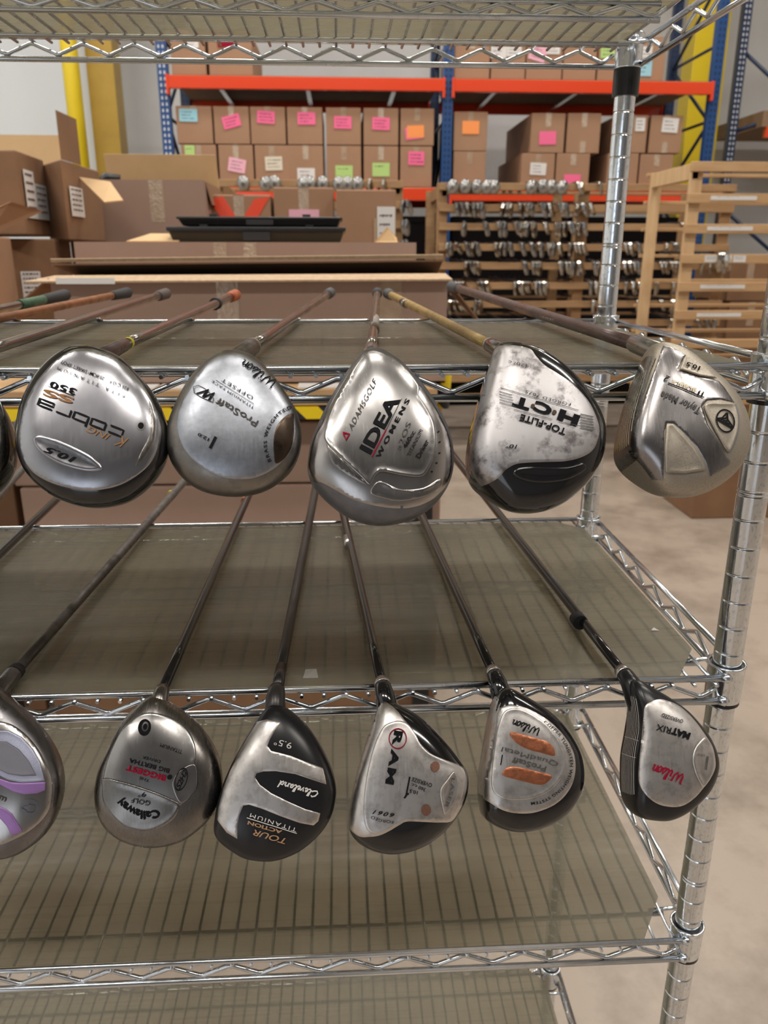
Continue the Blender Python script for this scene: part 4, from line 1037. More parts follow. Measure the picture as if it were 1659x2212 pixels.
def shaft_parts(t, n_px, b_px, z, m_shaft, m_grip, r=.0045, length=None, bands=(), hosel='satin_body', ferrule=None, grip_len=.1, rb=None, hos_r=.0085, r2=None, yend=-.046, gr=.0105, z_add=.0085, hd=None):
    hd = hd or h
    zc = z+z_add
    P = at(*n_px, Z=zc); Q = at(*b_px, Z=zc+.001)
    d = (Q-P)/np.linalg.norm(Q-P)
    if length: Q = P+d*length
    Ltot = np.linalg.norm(Q-P)
    nP = (P-hd.O)@EN; nd = d@EN            # stop the axis behind the sole surface, then bend into the head
    k = (nP+.028)/nd; k = max(k, .004); E1 = P-d*k
    tow = hd.O+EA*hd.c[0]+EB*hd.c[1]-EN*.034-E1; tow /= np.linalg.norm(tow)
    E0 = E1+tow*.028
    r2 = r2 or .0070
    gs = Q-d*grip_len
    n = 12; pts = [P+(gs-P)*k/n for k in range(n+1)]; rs = [r+(r2-r)*(k/n) for k in range(n+1)]
    sh = MB().tube(pts, rs, 14).build('shaft', M[m_shaft], t)
    # hosel from head to neck
    hb = np.linalg.norm(P-E0)
    MB().tube([E0, E1+tow*.012, E1+tow*.002+d*.001, P+d*.004, P+d*.008], [hos_r*1.15, hos_r*1.08, hos_r*1.0, hos_r*.88, hos_r*.82], 18).build('hosel', M[hosel], t)
    if ferrule: MB().tube([P+d*.007, P+d*.015], [hos_r*.86, hos_r*.8], 18).build('ferrule', M[ferrule], t)
    g = [gs, gs+d*.004, gs+d*grip_len*.5, Q-d*.006, Q-d*.002, Q]
    if m_grip: MB().tube(g, [r2*1.1, r2*1.35, (r2*1.35+gr)/2, gr, gr, gr*.8], 16).build('grip', M[m_grip], t)
    for (pos, ln, mm) in bands:
        B0 = at(*pos, Z=zc); k = np.linalg.norm(B0-P)/max(1e-6, np.linalg.norm(gs-P)); rr = r+(r2-r)*min(k, 1)+(.0032 if mm == 'rubber' else .0004)
        MB().tube([B0-d*ln/2, B0+d*ln/2], rr, 14).build('shaft_band', M[mm], sh)
    return P, Q, d
def club(label, x, z):
    return thing('golf_driver', (x, -.05, z), label, 'golf club', None)
UP = 'upper row'; LO = 'lower row'
# ---- 1 : polished head, black skirt
ZA = (0, 600, 4.337)
t = club('polished steel driver marked 10.5 with black lower skirt and yellow band on its shaft', -.52, Z2-.08)
h = Head(ZA, (1060, 690), [(650, 680), (740, 655), (860, 660), (960, 690), (1060, 720), (1180, 790), (1300, 920), (1400, 1030), (1480, 1150), (1540, 1290), (1578, 1440), (1575, 1600), (1540, 1740), (1440, 1900), (1300, 2030), (1150, 2110), (950, 2150), (750, 2140), (560, 2080), (400, 1980), (280, 1860), (210, 1720), (178, 1560), (185, 1420), (215, 1250), (270, 1110), (340, 980), (430, 860), (530, 760)], dB=.02, dF=.022, pF=3.4)
h.body(M['gloss_black'], t)
h.patch([(650, 690), (740, 665), (860, 670), (960, 705), (1060, 745), (1170, 815), (1280, 930), (1370, 1050), (1440, 1180), (1490, 1320), (1510, 1440), (1495, 1560), (1440, 1690), (1350, 1800), (1200, 1905), (1050, 1965), (850, 1992), (650, 1968), (480, 1920), (330, 1840), (240, 1740), (192, 1620), (183, 1520), (188, 1420), (220, 1250), (275, 1110), (345, 980), (435, 862), (535, 765)], M['chrome_sole'], 'sole_plate', .0004)
h.patch([(320, 1500), (400, 1480), (560, 1530), (760, 1620), (890, 1700), (960, 1790), (850, 1815), (700, 1790), (540, 1735), (400, 1650), (330, 1570)], M['chrome_sole'], 'recess', .0009, .0006, .0016)
h.patch([(1395, 1150), (1440, 1280), (1455, 1400), (1435, 1540), (1375, 1660), (1270, 1770), (1320, 1640), (1390, 1500), (1405, 1350)], M['dark_steel'], 'skirt_facet', .0007)  # edge of the chrome skirt, its dark reflection put into a darker steel
h.text('825 C.O.R. / 25.0CM² SWEET SPOT', [(1205, 1055), (900, 922), (575, 795)], 32, M['ink'], bold=.01)
h.text('BETA TITANIUM', [(1170, 1120), (860, 985), (545, 855)], 32, M['ink'], sp=1.9)
h.text('350', [(715, 1078), (475, 1000)], 58, M['ink'], sp=1.1, bold=.02)
h.stroke([[(455, 1020), (695, 1112)]], 6, M['ink'])
h.text('SS', [(690, 1158), (408, 1075)], 62, M['ink_bronze'], bold=.035)
def cobra_word():
    cell = [[(1.3, 1), (0, 1), (0, 0), (1.3, 0)], [(0, 0), (1.4, 0), (1.4, 1), (0, 1), (0, 0)], [(0, 1.55), (0, 0), (1.4, 0), (1.4, 1), (0, 1)], [(0, 0), (0, 1), (1.3, 1)], [(0, 1), (1.4, 1), (1.4, 0), (0, 0), (0, .5), (1.4, .5)]]
    out = []; x = 0
    for c in cell: out.append([(x+a, b) for a, b in c]); x += 1.75
    return out, x-.35
ls, W_ = cobra_word(); st, en = np.array([1150., 1462]), np.array([370., 1165]); d = en-st; L = np.hypot(*d); d /= L; up = np.array([d[1], -d[0]])
h.stroke([[tuple(st+d*a/W_*L+up*(b-.5)*62) for a, b in l] for l in ls], 17, M['ink'], name='square_lettering')
h.text('K', [(1190, 1560), (1085, 1520)], 110, M['ink_bronze'], shear=.5)
h.text('ING', [(1030, 1500), (815, 1415)], 62, M['ink_bronze'], shear=.3)
h.text('10.5', [(712, 1715), (425, 1605)], 58, M['ink'], bold=.02, shear=.3, off=.0018)
h.disc((1320, 1388), 27, 27, M['ink']); h.disc((1320, 1388), 42, 42, M['bright_sole'], .0007, name='screw_ring', inner=.62)
shaft_parts(t, (263, 747), (509, 637), Z2, 'shaft_steel', 'rubber_orange', .0047, hosel='shaft_brown', hos_r=.0068, bands=[((277, 741), .0045, 'yellow_band'), ((466, 656), .022, 'rubber')], grip_len=.09)
# ---- 2 : satin offset
ZB = (340, 600, 4.337)
t = club('satin grey driver with a dark brass window and a curved slogan on its sole', -.425, Z2-.08)
h = Head(ZB, (830, 715), [(620, 705), (700, 695), (790, 705), (880, 735), (960, 790), (1050, 880), (1130, 980), (1200, 1080), (1270, 1190), (1320, 1300), (1350, 1440), (1345, 1580), (1310, 1700), (1240, 1820), (1130, 1920), (1000, 1995), (850, 2035), (680, 2045), (500, 2020), (360, 1970), (250, 1890), (160, 1780), (110, 1660), (98, 1520), (110, 1400), (150, 1280), (210, 1150), (290, 1010), (370, 900), (460, 800), (540, 745)], dB=.022, dF=.024, pB=2.6, pF=3.)
h.body(M['satin_body'], t)
h.patch([(640, 712), (740, 705), (850, 742), (950, 810), (1060, 920), (1150, 1035), (1230, 1165), (1280, 1275), (1300, 1400), (1290, 1520), (1235, 1640), (1150, 1740), (1040, 1820), (900, 1876), (740, 1886), (600, 1866), (480, 1816), (370, 1736), (282, 1650), (222, 1550), (188, 1440), (184, 1330), (214, 1200), (284, 1060), (354, 935), (452, 815), (540, 748)], M['satin_sole'], 'sole_plate', .0004)
h.patch([(1265, 1272), (1180, 1312), (1115, 1400), (1090, 1500), (1088, 1620), (1106, 1738), (1190, 1690), (1255, 1580), (1275, 1440), (1273, 1330)], M['brass_dark'], 'brass_window', .0008)
script(h, 'Wilson', (1105, 1010), (795, 795), 78, 12, M['ink'])
h.text('TITANIUM FACE', [(905, 1225), (515, 975)], 24, M['ink'], sp=1.15)
h.stroke([[(905, 1187), (550, 965)]], 4, M['ink'])
h.text('OFFSET', [(895, 1135), (605, 960)], 34, M['ink_grey'], sp=1.2)
h.text('ProStaff', [(935, 1375), (560, 1150)], 62, M['ink_grey'], bold=.01)
h.text('W', [(520, 1125), (385, 1050)], 92, M['ink'], shear=.5, bold=.02)
h.stroke([[(520, 1170), (415, 1125), (350, 1085), (345, 1030), (390, 1015), (450, 1045), (500, 1090), (530, 1140), (520, 1170)]], 7, M['ink_grey'])
h.text('BRASS WEIGHTED', [(1050, 1725), (1012, 1600), (1020, 1460), (1080, 1340), (1160, 1260), (1245, 1218)], 33, M['ink'], sp=1.35, bold=.02)
h.stroke([[(495, 1600), (550, 1492)]], 26, M['ink'], name='numeral')
h.text('12.0', [(485, 1522), (385, 1468)], 30, M['ink'], bold=.02)
h.disc((1195, 1068), 5, 7, M['ink']); h.disc((1246, 1152), 5, 7, M['ink'])
shaft_parts(t, (541, 751), (714, 632), Z2, 'shaft_steel', 'rubber_grey', .0047, hosel='satin_body', ferrule='aluminium', grip_len=.08)
# ---- 3 : big chrome womens
ZC = (640, 600, 4.021)
t = club('large diamond-shaped chrome driver with WOMENS 460cc lettering and grey crown', -.325, Z2-.09)
h = Head(ZC, (680, 640), [(600, 640), (650, 625), (720, 630), (800, 670), (880, 720), (960, 790), (1040, 880), (1120, 970), (1190, 1070), (1250, 1180), (1310, 1300), (1350, 1430), (1365, 1580), (1350, 1720), (1300, 1840), (1220, 1950), (1130, 2030), (1000, 2100), (850, 2140), (700, 2150), (540, 2120), (400, 2050), (280, 1960), (190, 1870), (130, 1790), (100, 1690), (105, 1600), (130, 1450), (190, 1300), (250, 1170), (320, 1040), (390, 920), (450, 820), (520, 720), (570, 665)], dB=.024, dF=.03, pB=2.6, pF=3.2, depth=.06)
h.body(M['grey_crown'], t)
h.patch([(604, 650), (650, 632), (720, 637), (800, 677), (880, 727), (955, 797), (1035, 887), (1112, 977), (1182, 1077), (1242, 1187), (1300, 1305), (1340, 1432), (1352, 1580), (1335, 1710), (1280, 1835), (1180, 1928), (1050, 1983), (900, 2003), (700, 1983), (500, 1928), (330, 1838), (220, 1785), (115, 1770), (106, 1690), (110, 1600), (136, 1450), (196, 1300), (256, 1170), (326, 1040), (396, 920), (456, 822), (526, 724), (576, 672)], M['bright_sole'], 'sole_plate', .0004)
h.patch([(620, 650), (720, 650), (860, 722), (980, 835), (1060, 950), (1062, 1030), (1130, 1140), (1185, 1250), (1205, 1380), (1200, 1500), (1170, 1620), (1110, 1712), (1040, 1732), (900, 1715), (720, 1690), (640, 1800), (560, 1730), (400, 1580), (270, 1440), (250, 1350), (300, 1180), (400, 980), (500, 800), (560, 710)], M['mid_steel'], 'raised_panel', .0012, .0006, .0012, tm=.97)
h.patch([(640, 1870), (720, 1765), (900, 1835), (1100, 1825), (1245, 1745), (1235, 1830), (1120, 1900), (900, 1940), (750, 1915)], M['mid_steel'], 'rear_step', .0008, .0006, .0012)
h.patch([(260, 1430), (330, 1500), (450, 1620), (560, 1730), (630, 1800), (560, 1780), (420, 1700), (310, 1600)], M['dark_steel'], 'side_groove', .0009)
h.text('IDEA', [(595, 1510), (850, 1040)], 112, M['ink'], .0022, bold=.03)
h.text('WOMENS', [(705, 1565), (965, 1065)], 40, M['ink'], .0022, sp=1.5, bold=.02)
h.stroke([[(658, 1557), (780, 1325)]], 10, M['ink_red'], .0022); h.stroke([[(780, 1325), (912, 1060)]], 5, M['ink_grey'], .0022)
h.text('ADAMSGOLF', [(465, 1325), (690, 890)], 46, M['ink_grey'], .0022, sp=1.1, shear=.3)
h.stroke([[(410, 1350), (465, 1365), (432, 1415), (412, 1352)]], 14, M['ink_red'], .0022, 'triangle_mark')
h.text('a2OS', [(885, 1490), (975, 1265)], 44, M['ink_grey'], .0022, sp=1.1)
h.text('460cc', [(935, 1480), (1015, 1340)], 38, M['ink'], .0022, bold=.015)
h.text('TITANIUM', [(970, 1552), (1080, 1330)], 33, M['ink'], .0022)
h.text('Driver', [(1050, 1565), (1130, 1415)], 44, M['ink'], .0022, bold=.015)
for c in ((1230, 1340), (1240, 1430), (1240, 1525), (1215, 1610), (1175, 1685)): h.disc(c, 6, 8, M['ink'], .0012)
shaft_parts(t, (802, 757), (815, 632), Z2, 'shaft_steel', 'rubber', .0045, hosel='bright_sole', bands=[((809, 700), .16, 'shaft_white')], grip_len=.07, hos_r=.0075)
# ---- 4 : worn cast with black swoops
ZD = (980, 620, 4.336)
t = club('spotted worn silver driver with glossy black swoops and a golden shaft', -.225, Z2-.09)
h = Head(ZD, (420, 550), [(390, 560), (450, 540), (560, 535), (700, 565), (800, 600), (900, 660), (1000, 730), (1100, 820), (1200, 930), (1290, 1060), (1360, 1180), (1405, 1310), (1410, 1440), (1390, 1580), (1330, 1720), (1240, 1850), (1120, 1960), (1000, 2040), (860, 2095), (700, 2115), (540, 2100), (400, 2040), (280, 1970), (180, 1890), (125, 1780), (110, 1650), (125, 1480), (165, 1300), (210, 1120), (260, 940), (310, 780), (350, 650)], dB=.022, dF=.042, pB=2.8, pF=5, depth=.06)
h.body(M['gloss_black'], t)
h.patch([(400, 565), (450, 548), (560, 545), (715, 580), (770, 645), (850, 730), (960, 800), (1080, 880), (1180, 970), (1270, 1080), (1330, 1200), (1365, 1330), (1345, 1450), (1290, 1540), (1180, 1600), (1040, 1632), (880, 1638), (700, 1645), (580, 1660), (490, 1710), (420, 1785), (330, 1840), (230, 1876), (155, 1880), (120, 1780), (114, 1650), (130, 1480), (170, 1300), (214, 1120), (264, 940), (314, 780), (356, 650)], M['cast_sole'], 'sole_plate', .0004, tm=.995)
h.patch([(900, 1690), (1080, 1680), (1200, 1650), (1240, 1700), (1100, 1790), (900, 1830), (700, 1820), (560, 1760), (600, 1700), (740, 1685)], M['gloss_black'], 'toe_swoop', .0006, .0007, .0018)
h.text('420cc', [(705, 752), (512, 708)], 30, M['ink_grey'])
h.text('FORGED 7075', [(1090, 1108), (880, 1055), (670, 985)], 28, M['ink'], sp=1.15)
h.text('H', [(1163, 1262), (978, 1195)], 92, M['ink'], bold=.06)
h.text('C', [(912, 1175), (752, 1110)], 90, M['ink'], bold=.05)
h.text('T', [(712, 1118), (555, 1070)], 90, M['ink'], bold=.06)
h.disc((738, 1118), 19, 19, M['brass_dark']); h.disc((940, 1178), 21, 21, M['brass_dark'])
h.text('TOP-FLITE', [(1045, 1365), (840, 1290), (620, 1225)], 62, M['ink'], bold=.03)
h.stroke([[(1165, 1160), (800, 1055), (440, 950)], [(1165, 1305), (980, 1262)], [(920, 1245), (560, 1150)]], 5, M['ink_grey'])
h.stroke([[(1180, 1195+k*25), (1300, 1222+k*25)] for k in range(6)], 8, M['ink_grey'])
h.stroke([[(430, 985+k*25), (545+k*5, 1018+k*25)] for k in range(5)], 6, M['ink_grey'])
h.text('10°', [(592, 1500), (485, 1492)], 38, M['ink'], bold=.01, shear=.2)
shaft_parts(t, (1064, 748), (838, 634), Z2, 'shaft_gold', 'rubber_grey', .0048, hosel='gloss_black', hos_r=.0075, ferrule='aluminium', bands=[((874, 655), .05, 'shaft_steel'), ((1061, 746), .006, 'shaft_brown')], grip_len=.07)
# ---- 5 : gunmetal / champagne with visible grooved face
ZE = (1280, 620, 4.337)
t = club('champagne and gunmetal driver with grooved face turned left and thick brown shaft', -.12, Z2-.08)
h = Head(ZE, (620, 560), [(520, 575), (620, 535), (700, 545), (800, 575), (880, 620), (960, 680), (1060, 760), (1150, 840), (1220, 900), (1300, 990), (1360, 1080), (1410, 1180), (1445, 1300), (1455, 1420), (1440, 1540), (1400, 1640), (1330, 1740), (1230, 1830), (1100, 1910), (960, 1955), (800, 1965), (640, 1950), (500, 1900), (380, 1830), (280, 1750), (215, 1660), (198, 1560), (215, 1400), (250, 1250), (300, 1080), (360, 900), (420, 760), (470, 650)], dB=.02, dF=.046, pB=2.7, pF=6.5, depth=.056)
h.body(M['champagne'], t)
h.patch([(640, 600), (660, 550), (740, 562), (875, 640), (850, 670), (800, 775), (1000, 840), (1180, 880), (1240, 945), (1330, 1085), (1200, 1055), (1075, 1065), (1025, 1120), (1080, 1290), (1180, 1450), (1295, 1630), (1285, 1670), (1100, 1785), (1060, 1640), (980, 1500), (860, 1370), (760, 1280), (700, 1275), (672, 1350), (668, 1600), (665, 1808), (500, 1805), (360, 1760), (258, 1675), (280, 1570), (350, 1370), (440, 1150), (520, 930), (600, 720)], M['steel_tm'], 'sole_plate', .0004, smooth=False, res=.0017)
h.patch([(850, 670), (875, 645), (960, 695), (1080, 790), (1155, 862), (1000, 838), (815, 775)], M['champagne'], 'heel_panel', .0012, .0005, .001, smooth=False)
h.patch([(1050, 1100), (1110, 1085), (1200, 1090), (1310, 1100), (1350, 1200), (1355, 1310), (1330, 1420), (1265, 1545), (1170, 1400), (1090, 1250), (1045, 1150)], M['champagne'], 'rear_panel', .0014, .0006, .0012)
h.patch([(690, 1290), (745, 1285), (850, 1400), (960, 1530), (1050, 1690), (1050, 1715), (860, 1745), (680, 1735), (675, 1500)], M['champagne'], 'toe_panel', .0012, .0005, .0012, smooth=False)
h.stroke([[(1325, 1105), (1355, 1200), (1358, 1310), (1330, 1430), (1270, 1560)]], 12, M['satin_sole'], .0017, 'rear_ridge')
h.text('10.5', [(990, 778), (868, 733)], 38, M['ink'], .0022, bold=.03)
h.text('2', [(715, 878), (670, 858)], 58, M['ink'], shear=.3); h.text('BUBBLE', [(962, 975), (740, 890)], 38, M['ink_cream'], bold=.03)
h.text('TI', [(1045, 1022), (985, 998)], 52, M['ink'], bold=.02); h.stroke([[(1000, 1028), (850, 962), (705, 905)]], 10, M['ink'])
h.text('Taylor Made', [(1005, 1168), (830, 1085), (635, 1012)], 66, M['ink_grey'], bold=.012)
h.disc((1230, 1262), 85, 112, M['ink'], .0022, -.25, 'oval_emblem', .86)
h.stroke([[(1155, 1240), (1200, 1235), (1240, 1190), (1245, 1190), (1250, 1250), (1300, 1325)], [(1155, 1245), (1230, 1290), (1298, 1330)], [(1185, 1252), (1245, 1230)], [(1205, 1262), (1255, 1262)], [(1225, 1275), (1270, 1295)]], 16, M['ink'], .0022, 'star_emblem')
for k in range(16):
    x, y = random.gauss(335, 25), random.gauss(1560, 30); h.stroke([[(x, y), (x+random.uniform(10, 45), y+random.uniform(-12, 12))]], random.uniform(4, 9), M['ink'], .0007, 'scuff_mark') if k < 9 else None
def grooves(h, ns, a0, a1, m, w=.0005, name='groove'):
    """score lines on the club face (the steep left wall)"""
    for n in ns:
        V = []; Fc = []; K = 30
        for i in range(K+1):
            th = a0+(a1-a0)*i/K; th = (th+math.pi) % (2*math.pi)-math.pi
            d, p = h.dd(th), h.pp(th)
            for q in (n-w/2, n+w/2):
                tt = (1-(1-min(q/d, .999))**p)**(1/p); r = h.Rt(th)*tt+.0003
                V.append(h.world(np.array([h.c[0]+r*math.cos(th)]), np.array([h.c[1]+r*math.sin(th)]), np.array([-q]))[0])
        for i in range(K): Fc.append((2*i, 2*i+1, 2*i+3, 2*i+2))
        MB().add(V, Fc, 0, True).build(name, m, h.obj)
def facepanel(h, n0, n1, a0, a1, m, off=.00015):
    V = []; Fc = []; K = 40; J = 10
    for i in range(K+1):
        th = a0+(a1-a0)*i/K; th = (th+math.pi) % (2*math.pi)-math.pi
        d, p = h.dd(th), h.pp(th)
        for j in range(J+1):
            q = n0+(n1-n0)*j/J; q = min(q, d*.999)
            tt = (1-(1-q/d)**p)**(1/p); r = h.Rt(th)*tt+off
            V.append(h.world(np.array([h.c[0]+r*math.cos(th)]), np.array([h.c[1]+r*math.sin(th)]), np.array([-q]))[0])
    for i in range(K):
        for j in range(J): b = i*(J+1)+j; Fc.append((b, b+1, b+J+2, b+J+1))
    return MB().add(V, Fc, 0, True).build('club_face', m, h.obj)
facepanel(h, .006, .045, math.pi*.78, math.pi*1.36, M['dark_steel'])
grooves(h, [.011+.0035*k for k in range(8)], math.pi*.86, math.pi*1.3, M['ink_cream'])
shaft_parts(t, (1376, 744), (975, 618), Z2, 'shaft_brown', 'rubber_grey', .0062, hosel='mid_steel', ferrule=None, grip_len=.13, r2=.0085, hos_r=.0088, z_add=.0105, gr=.0125)
# ---- 0 : dark head at the left edge
t = club('dark driver cut off by the left edge on the upper row', -.62, Z2-.09)
h = Head(ZA, (-260, 960), [(-200, 950), (-80, 1060), (0, 1170), (50, 1255), (100, 1380), (125, 1500), (130, 1620), (115, 1750), (70, 1860), (0, 1960), (-120, 2060), (-300, 2120), (-500, 2080), (-680, 1960), (-780, 1760), (-790, 1540), (-740, 1330), (-620, 1120), (-460, 970), (-320, 930)], depth=.05)
h.body(M['gloss_black'], t)
h.patch([(-210, 990), (-100, 1100), (0, 1230), (50, 1380), (68, 1520), (60, 1680), (0, 1810), (-120, 1940), (-300, 2010), (-500, 1970), (-660, 1850), (-730, 1680), (-730, 1500), (-680, 1320), (-570, 1130), (-420, 1000), (-310, 970)], M['dark_steel'], 'sole_plate', .0004)
shaft_parts(t, (-62, 768), (359, 634), Z2, 'shaft_steel', 'rubber_brown', .0048, hosel='dark_head', grip_len=.1)
def generic(label, X, zs, n_px, b_px, ms, mg, body='grey_body', plate='mid_steel', length=None, gl=.1, bands=(), zadd=.0085, r=.0047):
    """an ordinary driver whose head is left of the picture"""
    t = club(label, X, zs-.08)
    P = at(*n_px, Z=zs+zadd); Q = at(*b_px, Z=zs+zadd+.001); d = (Q-P)/np.linalg.norm(Q-P)
    N0 = P-d*((P[1]+.024)/d[1])
    hd = Head.__new__(Head); hd.zoom = (0, 0, 1); hd.O = np.array([N0[0], -.05, zs+.018]); hd.depth = .052; hd.dB, hd.dF, hd.pB, hd.pF = .02, .03, 2.8, 4.5
    hd.c = np.array([-.006, .062]); g = np.linspace(-math.pi, math.pi, NTH, endpoint=False)
    hd.g = g; hd.R = .052+.010*np.maximum(0, np.cos(g+math.pi/2))**3
    hd.body(M[body], t)
    V = []; Fc = []; n = 40
    for k in range(9):
        for i in range(n): a = 2*math.pi*i/n; rr = np.interp(a if a < math.pi else a-2*math.pi, g, hd.R)*.82*k/8; V.append((hd.c[0]+rr*math.cos(a), hd.c[1]+rr*math.sin(a)))
    for k in range(8):
        for i in range(n): Fc.append((k*n+i, k*n+(i+1) % n, (k+1)*n+(i+1) % n, (k+1)*n+i))
    MB().add(hd.lift(np.array(V), .0004), Fc, 0, True).build('sole_plate', M[plate], hd.obj)
    # shaft from neck near rail to the butt
    nv = N0+d*.02
    sh = MB()
    if length: Q = N0+d*length
    gs = Q-d*gl
    pts = [nv+(gs-nv)*k/8 for k in range(9)]
    s_ = sh.tube(pts, [r+(r*.35)*k/8 for k in range(9)], 14).build('shaft', M[ms], t)
    MB().tube([N0-d*.02, nv+d*.002], [.0105, .0068], 16).build('hosel', M[body], t)
    MB().tube([gs, gs+d*.004, Q-d*.005, Q], [r*1.5, r*1.8, .0108, .009], 16).build('grip', M[mg], t)
    for k0, ln, mm in bands: MB().tube([gs-d*(k0+ln), gs-d*k0], r*1.35+.0012, 14).build('shaft_band', M[mm], s_)
generic('orange-shafted driver with ribbed black grip reaching in from the left', -.95, Z2, (0, 688), (276, 632), 'shaft_orange', 'rubber', gl=.13)
generic('driver with green and black grip at the far left of the upper shelf', -1.2, Z2, (0, 667), (142, 637), 'shaft_steel', 'rubber', gl=.16, bands=[(0, .14, 'green_grip')])
generic('black-shafted driver lying left of the lilac one on the lower row', -.85, Z3, (0, 1196), (116, 1085), 'shaft_black', 'rubber', length=1.1)
generic('driver with dark shaft and orange end seen beneath the upper left heads', -1.0, Z3, (0, 1068), (52, 1010), 'shaft_grey', 'rubber_orange', length=1.0, gl=.05)
generic('driver with a thick black grip behind the upper left heads', -1.1, Z3, (22, 935), (62, 892), 'shaft_grey', 'rubber', length=1.3, gl=.25)
# ---- lower row ------------------------------------------------------------
ZF = (0, 1420, 3.318)
t = club('dark polished driver with a black oval plug and red middle word on its sole', -.5, Z3-.08)
h = Head(ZF, (1140, 275), [(1115, 262), (1165, 270), (1210, 310), (1290, 365), (1380, 435), (1450, 510), (1520, 610), (1570, 720), (1593, 850), (1590, 960), (1560, 1060), (1500, 1160), (1420, 1240), (1320, 1310), (1200, 1350), (1080, 1363), (960, 1345), (860, 1300), (780, 1230), (730, 1150), (700, 1050), (695, 950), (710, 850), (740, 750), (790, 640), (840, 540), (900, 440), (980, 350), (1050, 290)], dB=.022, dF=.026, pB=2.5, pF=3.2)
h.body(M['dark_steel'], t)
h.patch([(1000, 412), (1110, 398), (1250, 440), (1340, 510), (1395, 620), (1405, 720), (1392, 760), (1418, 870), (1400, 960), (1300, 1052), (1250, 1150), (1150, 1220), (1030, 1245), (900, 1215), (800, 1130), (745, 1040), (735, 930), (760, 780), (810, 640), (880, 510)], M['mid_steel'], 'sole_plate', .0005, .0004, .0015, tm=.96)
h.patch([(745, 865), (860, 885), (1000, 925), (1130, 970), (1220, 1010), (1290, 1055), (1240, 1150), (1140, 1215), (1030, 1240), (900, 1208), (805, 1125), (750, 1035), (738, 940)], M['dark_steel'], 'toe_facet', .0011, .0004, .0015, tm=.95)
h.patch([(1395, 765), (1415, 870), (1395, 955), (1300, 1045), (1245, 960), (1240, 880), (1300, 800)], M['mid_steel'], 'rear_facet', .0013, .0005, .0012)
h.disc((1038, 503), 44, 60, M['ink'], .0012, .2, 'plug'); h.disc((1045, 498), 24, 36, M['dark_head'], .0014, .2, 'plug_ring', .6)
h.text('TITANIUM', [(1305, 680), (1150, 628)], 28, M['ink'], .0015)
h.text('DRIVER', [(1150, 748), (1025, 714)], 22, M['ink'], .0015); h.text('BIG BERTHA', [(1215, 815), (930, 738)], 32, M['ink'], .0015, bold=.015)
h.text('BIGGEST', [(1188, 868), (908, 788)], 40, M['ink_red'], .0015, bold=.03); h.text('THE', [(1072, 885), (1000, 862)], 20, M['ink'], .0018)
h.text('9°', [(1050, 982), (992, 982)], 34, M['ink'], .0022); h.text('GOLF', [(1080, 1045), (945, 1022)], 34, M['ink'], .0022)
h.text('Callaway', [(1145, 1112), (1060, 1130), (960, 1105), (850, 1030)], 56, M['ink'], .0022, bold=.03, shear=-.2)
h.disc((1218, 857), 17, 17, M['ink'], .0022); h.disc((1300, 872), 42, 84, M['ink'], .0026, .28, 'oval_emblem', .88)
h.text('S2H2', [(1275, 935), (1330, 810)], 34, M['ink'], .0026, bold=.02, shear=.3)
shaft_parts(t, (347, 1500), (537, 1070), Z3, 'shaft_black', 'rubber', .0044, length=1.08, hosel='dark_steel', bands=[((531, 1080), .02, 'rubber_orange')], hos_r=.0072)
ZG = (440, 1420, 4.809)
t = club('black driver with silver E-shaped sole and white 9.5 degree mark', -.41, Z3-.08)
h = Head(ZG, (740, 490), [(690, 490), (760, 485), (840, 510), (920, 560), (1010, 640), (1110, 750), (1200, 880), (1280, 1030), (1340, 1180), (1375, 1340), (1370, 1480), (1330, 1640), (1250, 1780), (1140, 1900), (1000, 2010), (850, 2080), (700, 2115), (560, 2110), (420, 2080), (300, 2000), (200, 1920), (130, 1830), (118, 1740), (135, 1620), (160, 1480), (220, 1290), (300, 1100), (380, 950), (470, 790), (550, 660), (620, 560)], dB=.021, dF=.026, pB=2.6, pF=3.6, Y0=-.062)
h.body(M['satin_black'], t)
h.patch([(560, 668), (660, 645), (800, 675), (740, 760), (690, 850), (662, 920), (700, 970), (900, 1020), (1100, 1100), (1240, 1150), (1255, 1220), (1275, 1320), (1180, 1290), (950, 1212), (750, 1182), (620, 1185), (550, 1205), (533, 1245), (580, 1320), (700, 1410), (880, 1500), (1050, 1575), (1210, 1620), (1190, 1700), (1140, 1745), (1000, 1720), (800, 1650), (600, 1570), (470, 1530), (410, 1540), (370, 1640), (350, 1760), (350, 1885), (240, 1820), (142, 1690), (155, 1560), (205, 1360), (275, 1180), (355, 1020), (450, 850)], M['worn_silver'], 'sole_plate', .0005, smooth=False, res=.002)
h.text('9.5°', [(912, 925), (735, 875)], 66, M['ink_white'])
script(h, 'Cleveland', (1185, 1420), (790, 1300), 66, 15, M['ink_white'])
h.text('TITANIUM', [(962, 1790), (485, 1635)], 42, M['ink_white'], sp=1.25); h.stroke([[(965, 1822), (450, 1662)]], 8, M['ink_white'])
h.text('ACTION', [(812, 1812), (460, 1712)], 36, M['ink_tan'], bold=.03); h.text('TOUR', [(850, 1905), (520, 1812)], 62, M['ink_tan'], bold=.01, shear=.3)
shaft_parts(t, (596, 1500), (680, 1065), Z3, 'shaft_dark', 'rubber', .0048, length=1.08, hosel='shaft_dark', hos_r=.0085, bands=[((604, 1462), .035, 'dark_head')])
ZH = (730, 1420, 4.809)
t = club('silver driver with two round copper dots and a red ringed letter', -.32, Z3-.08)
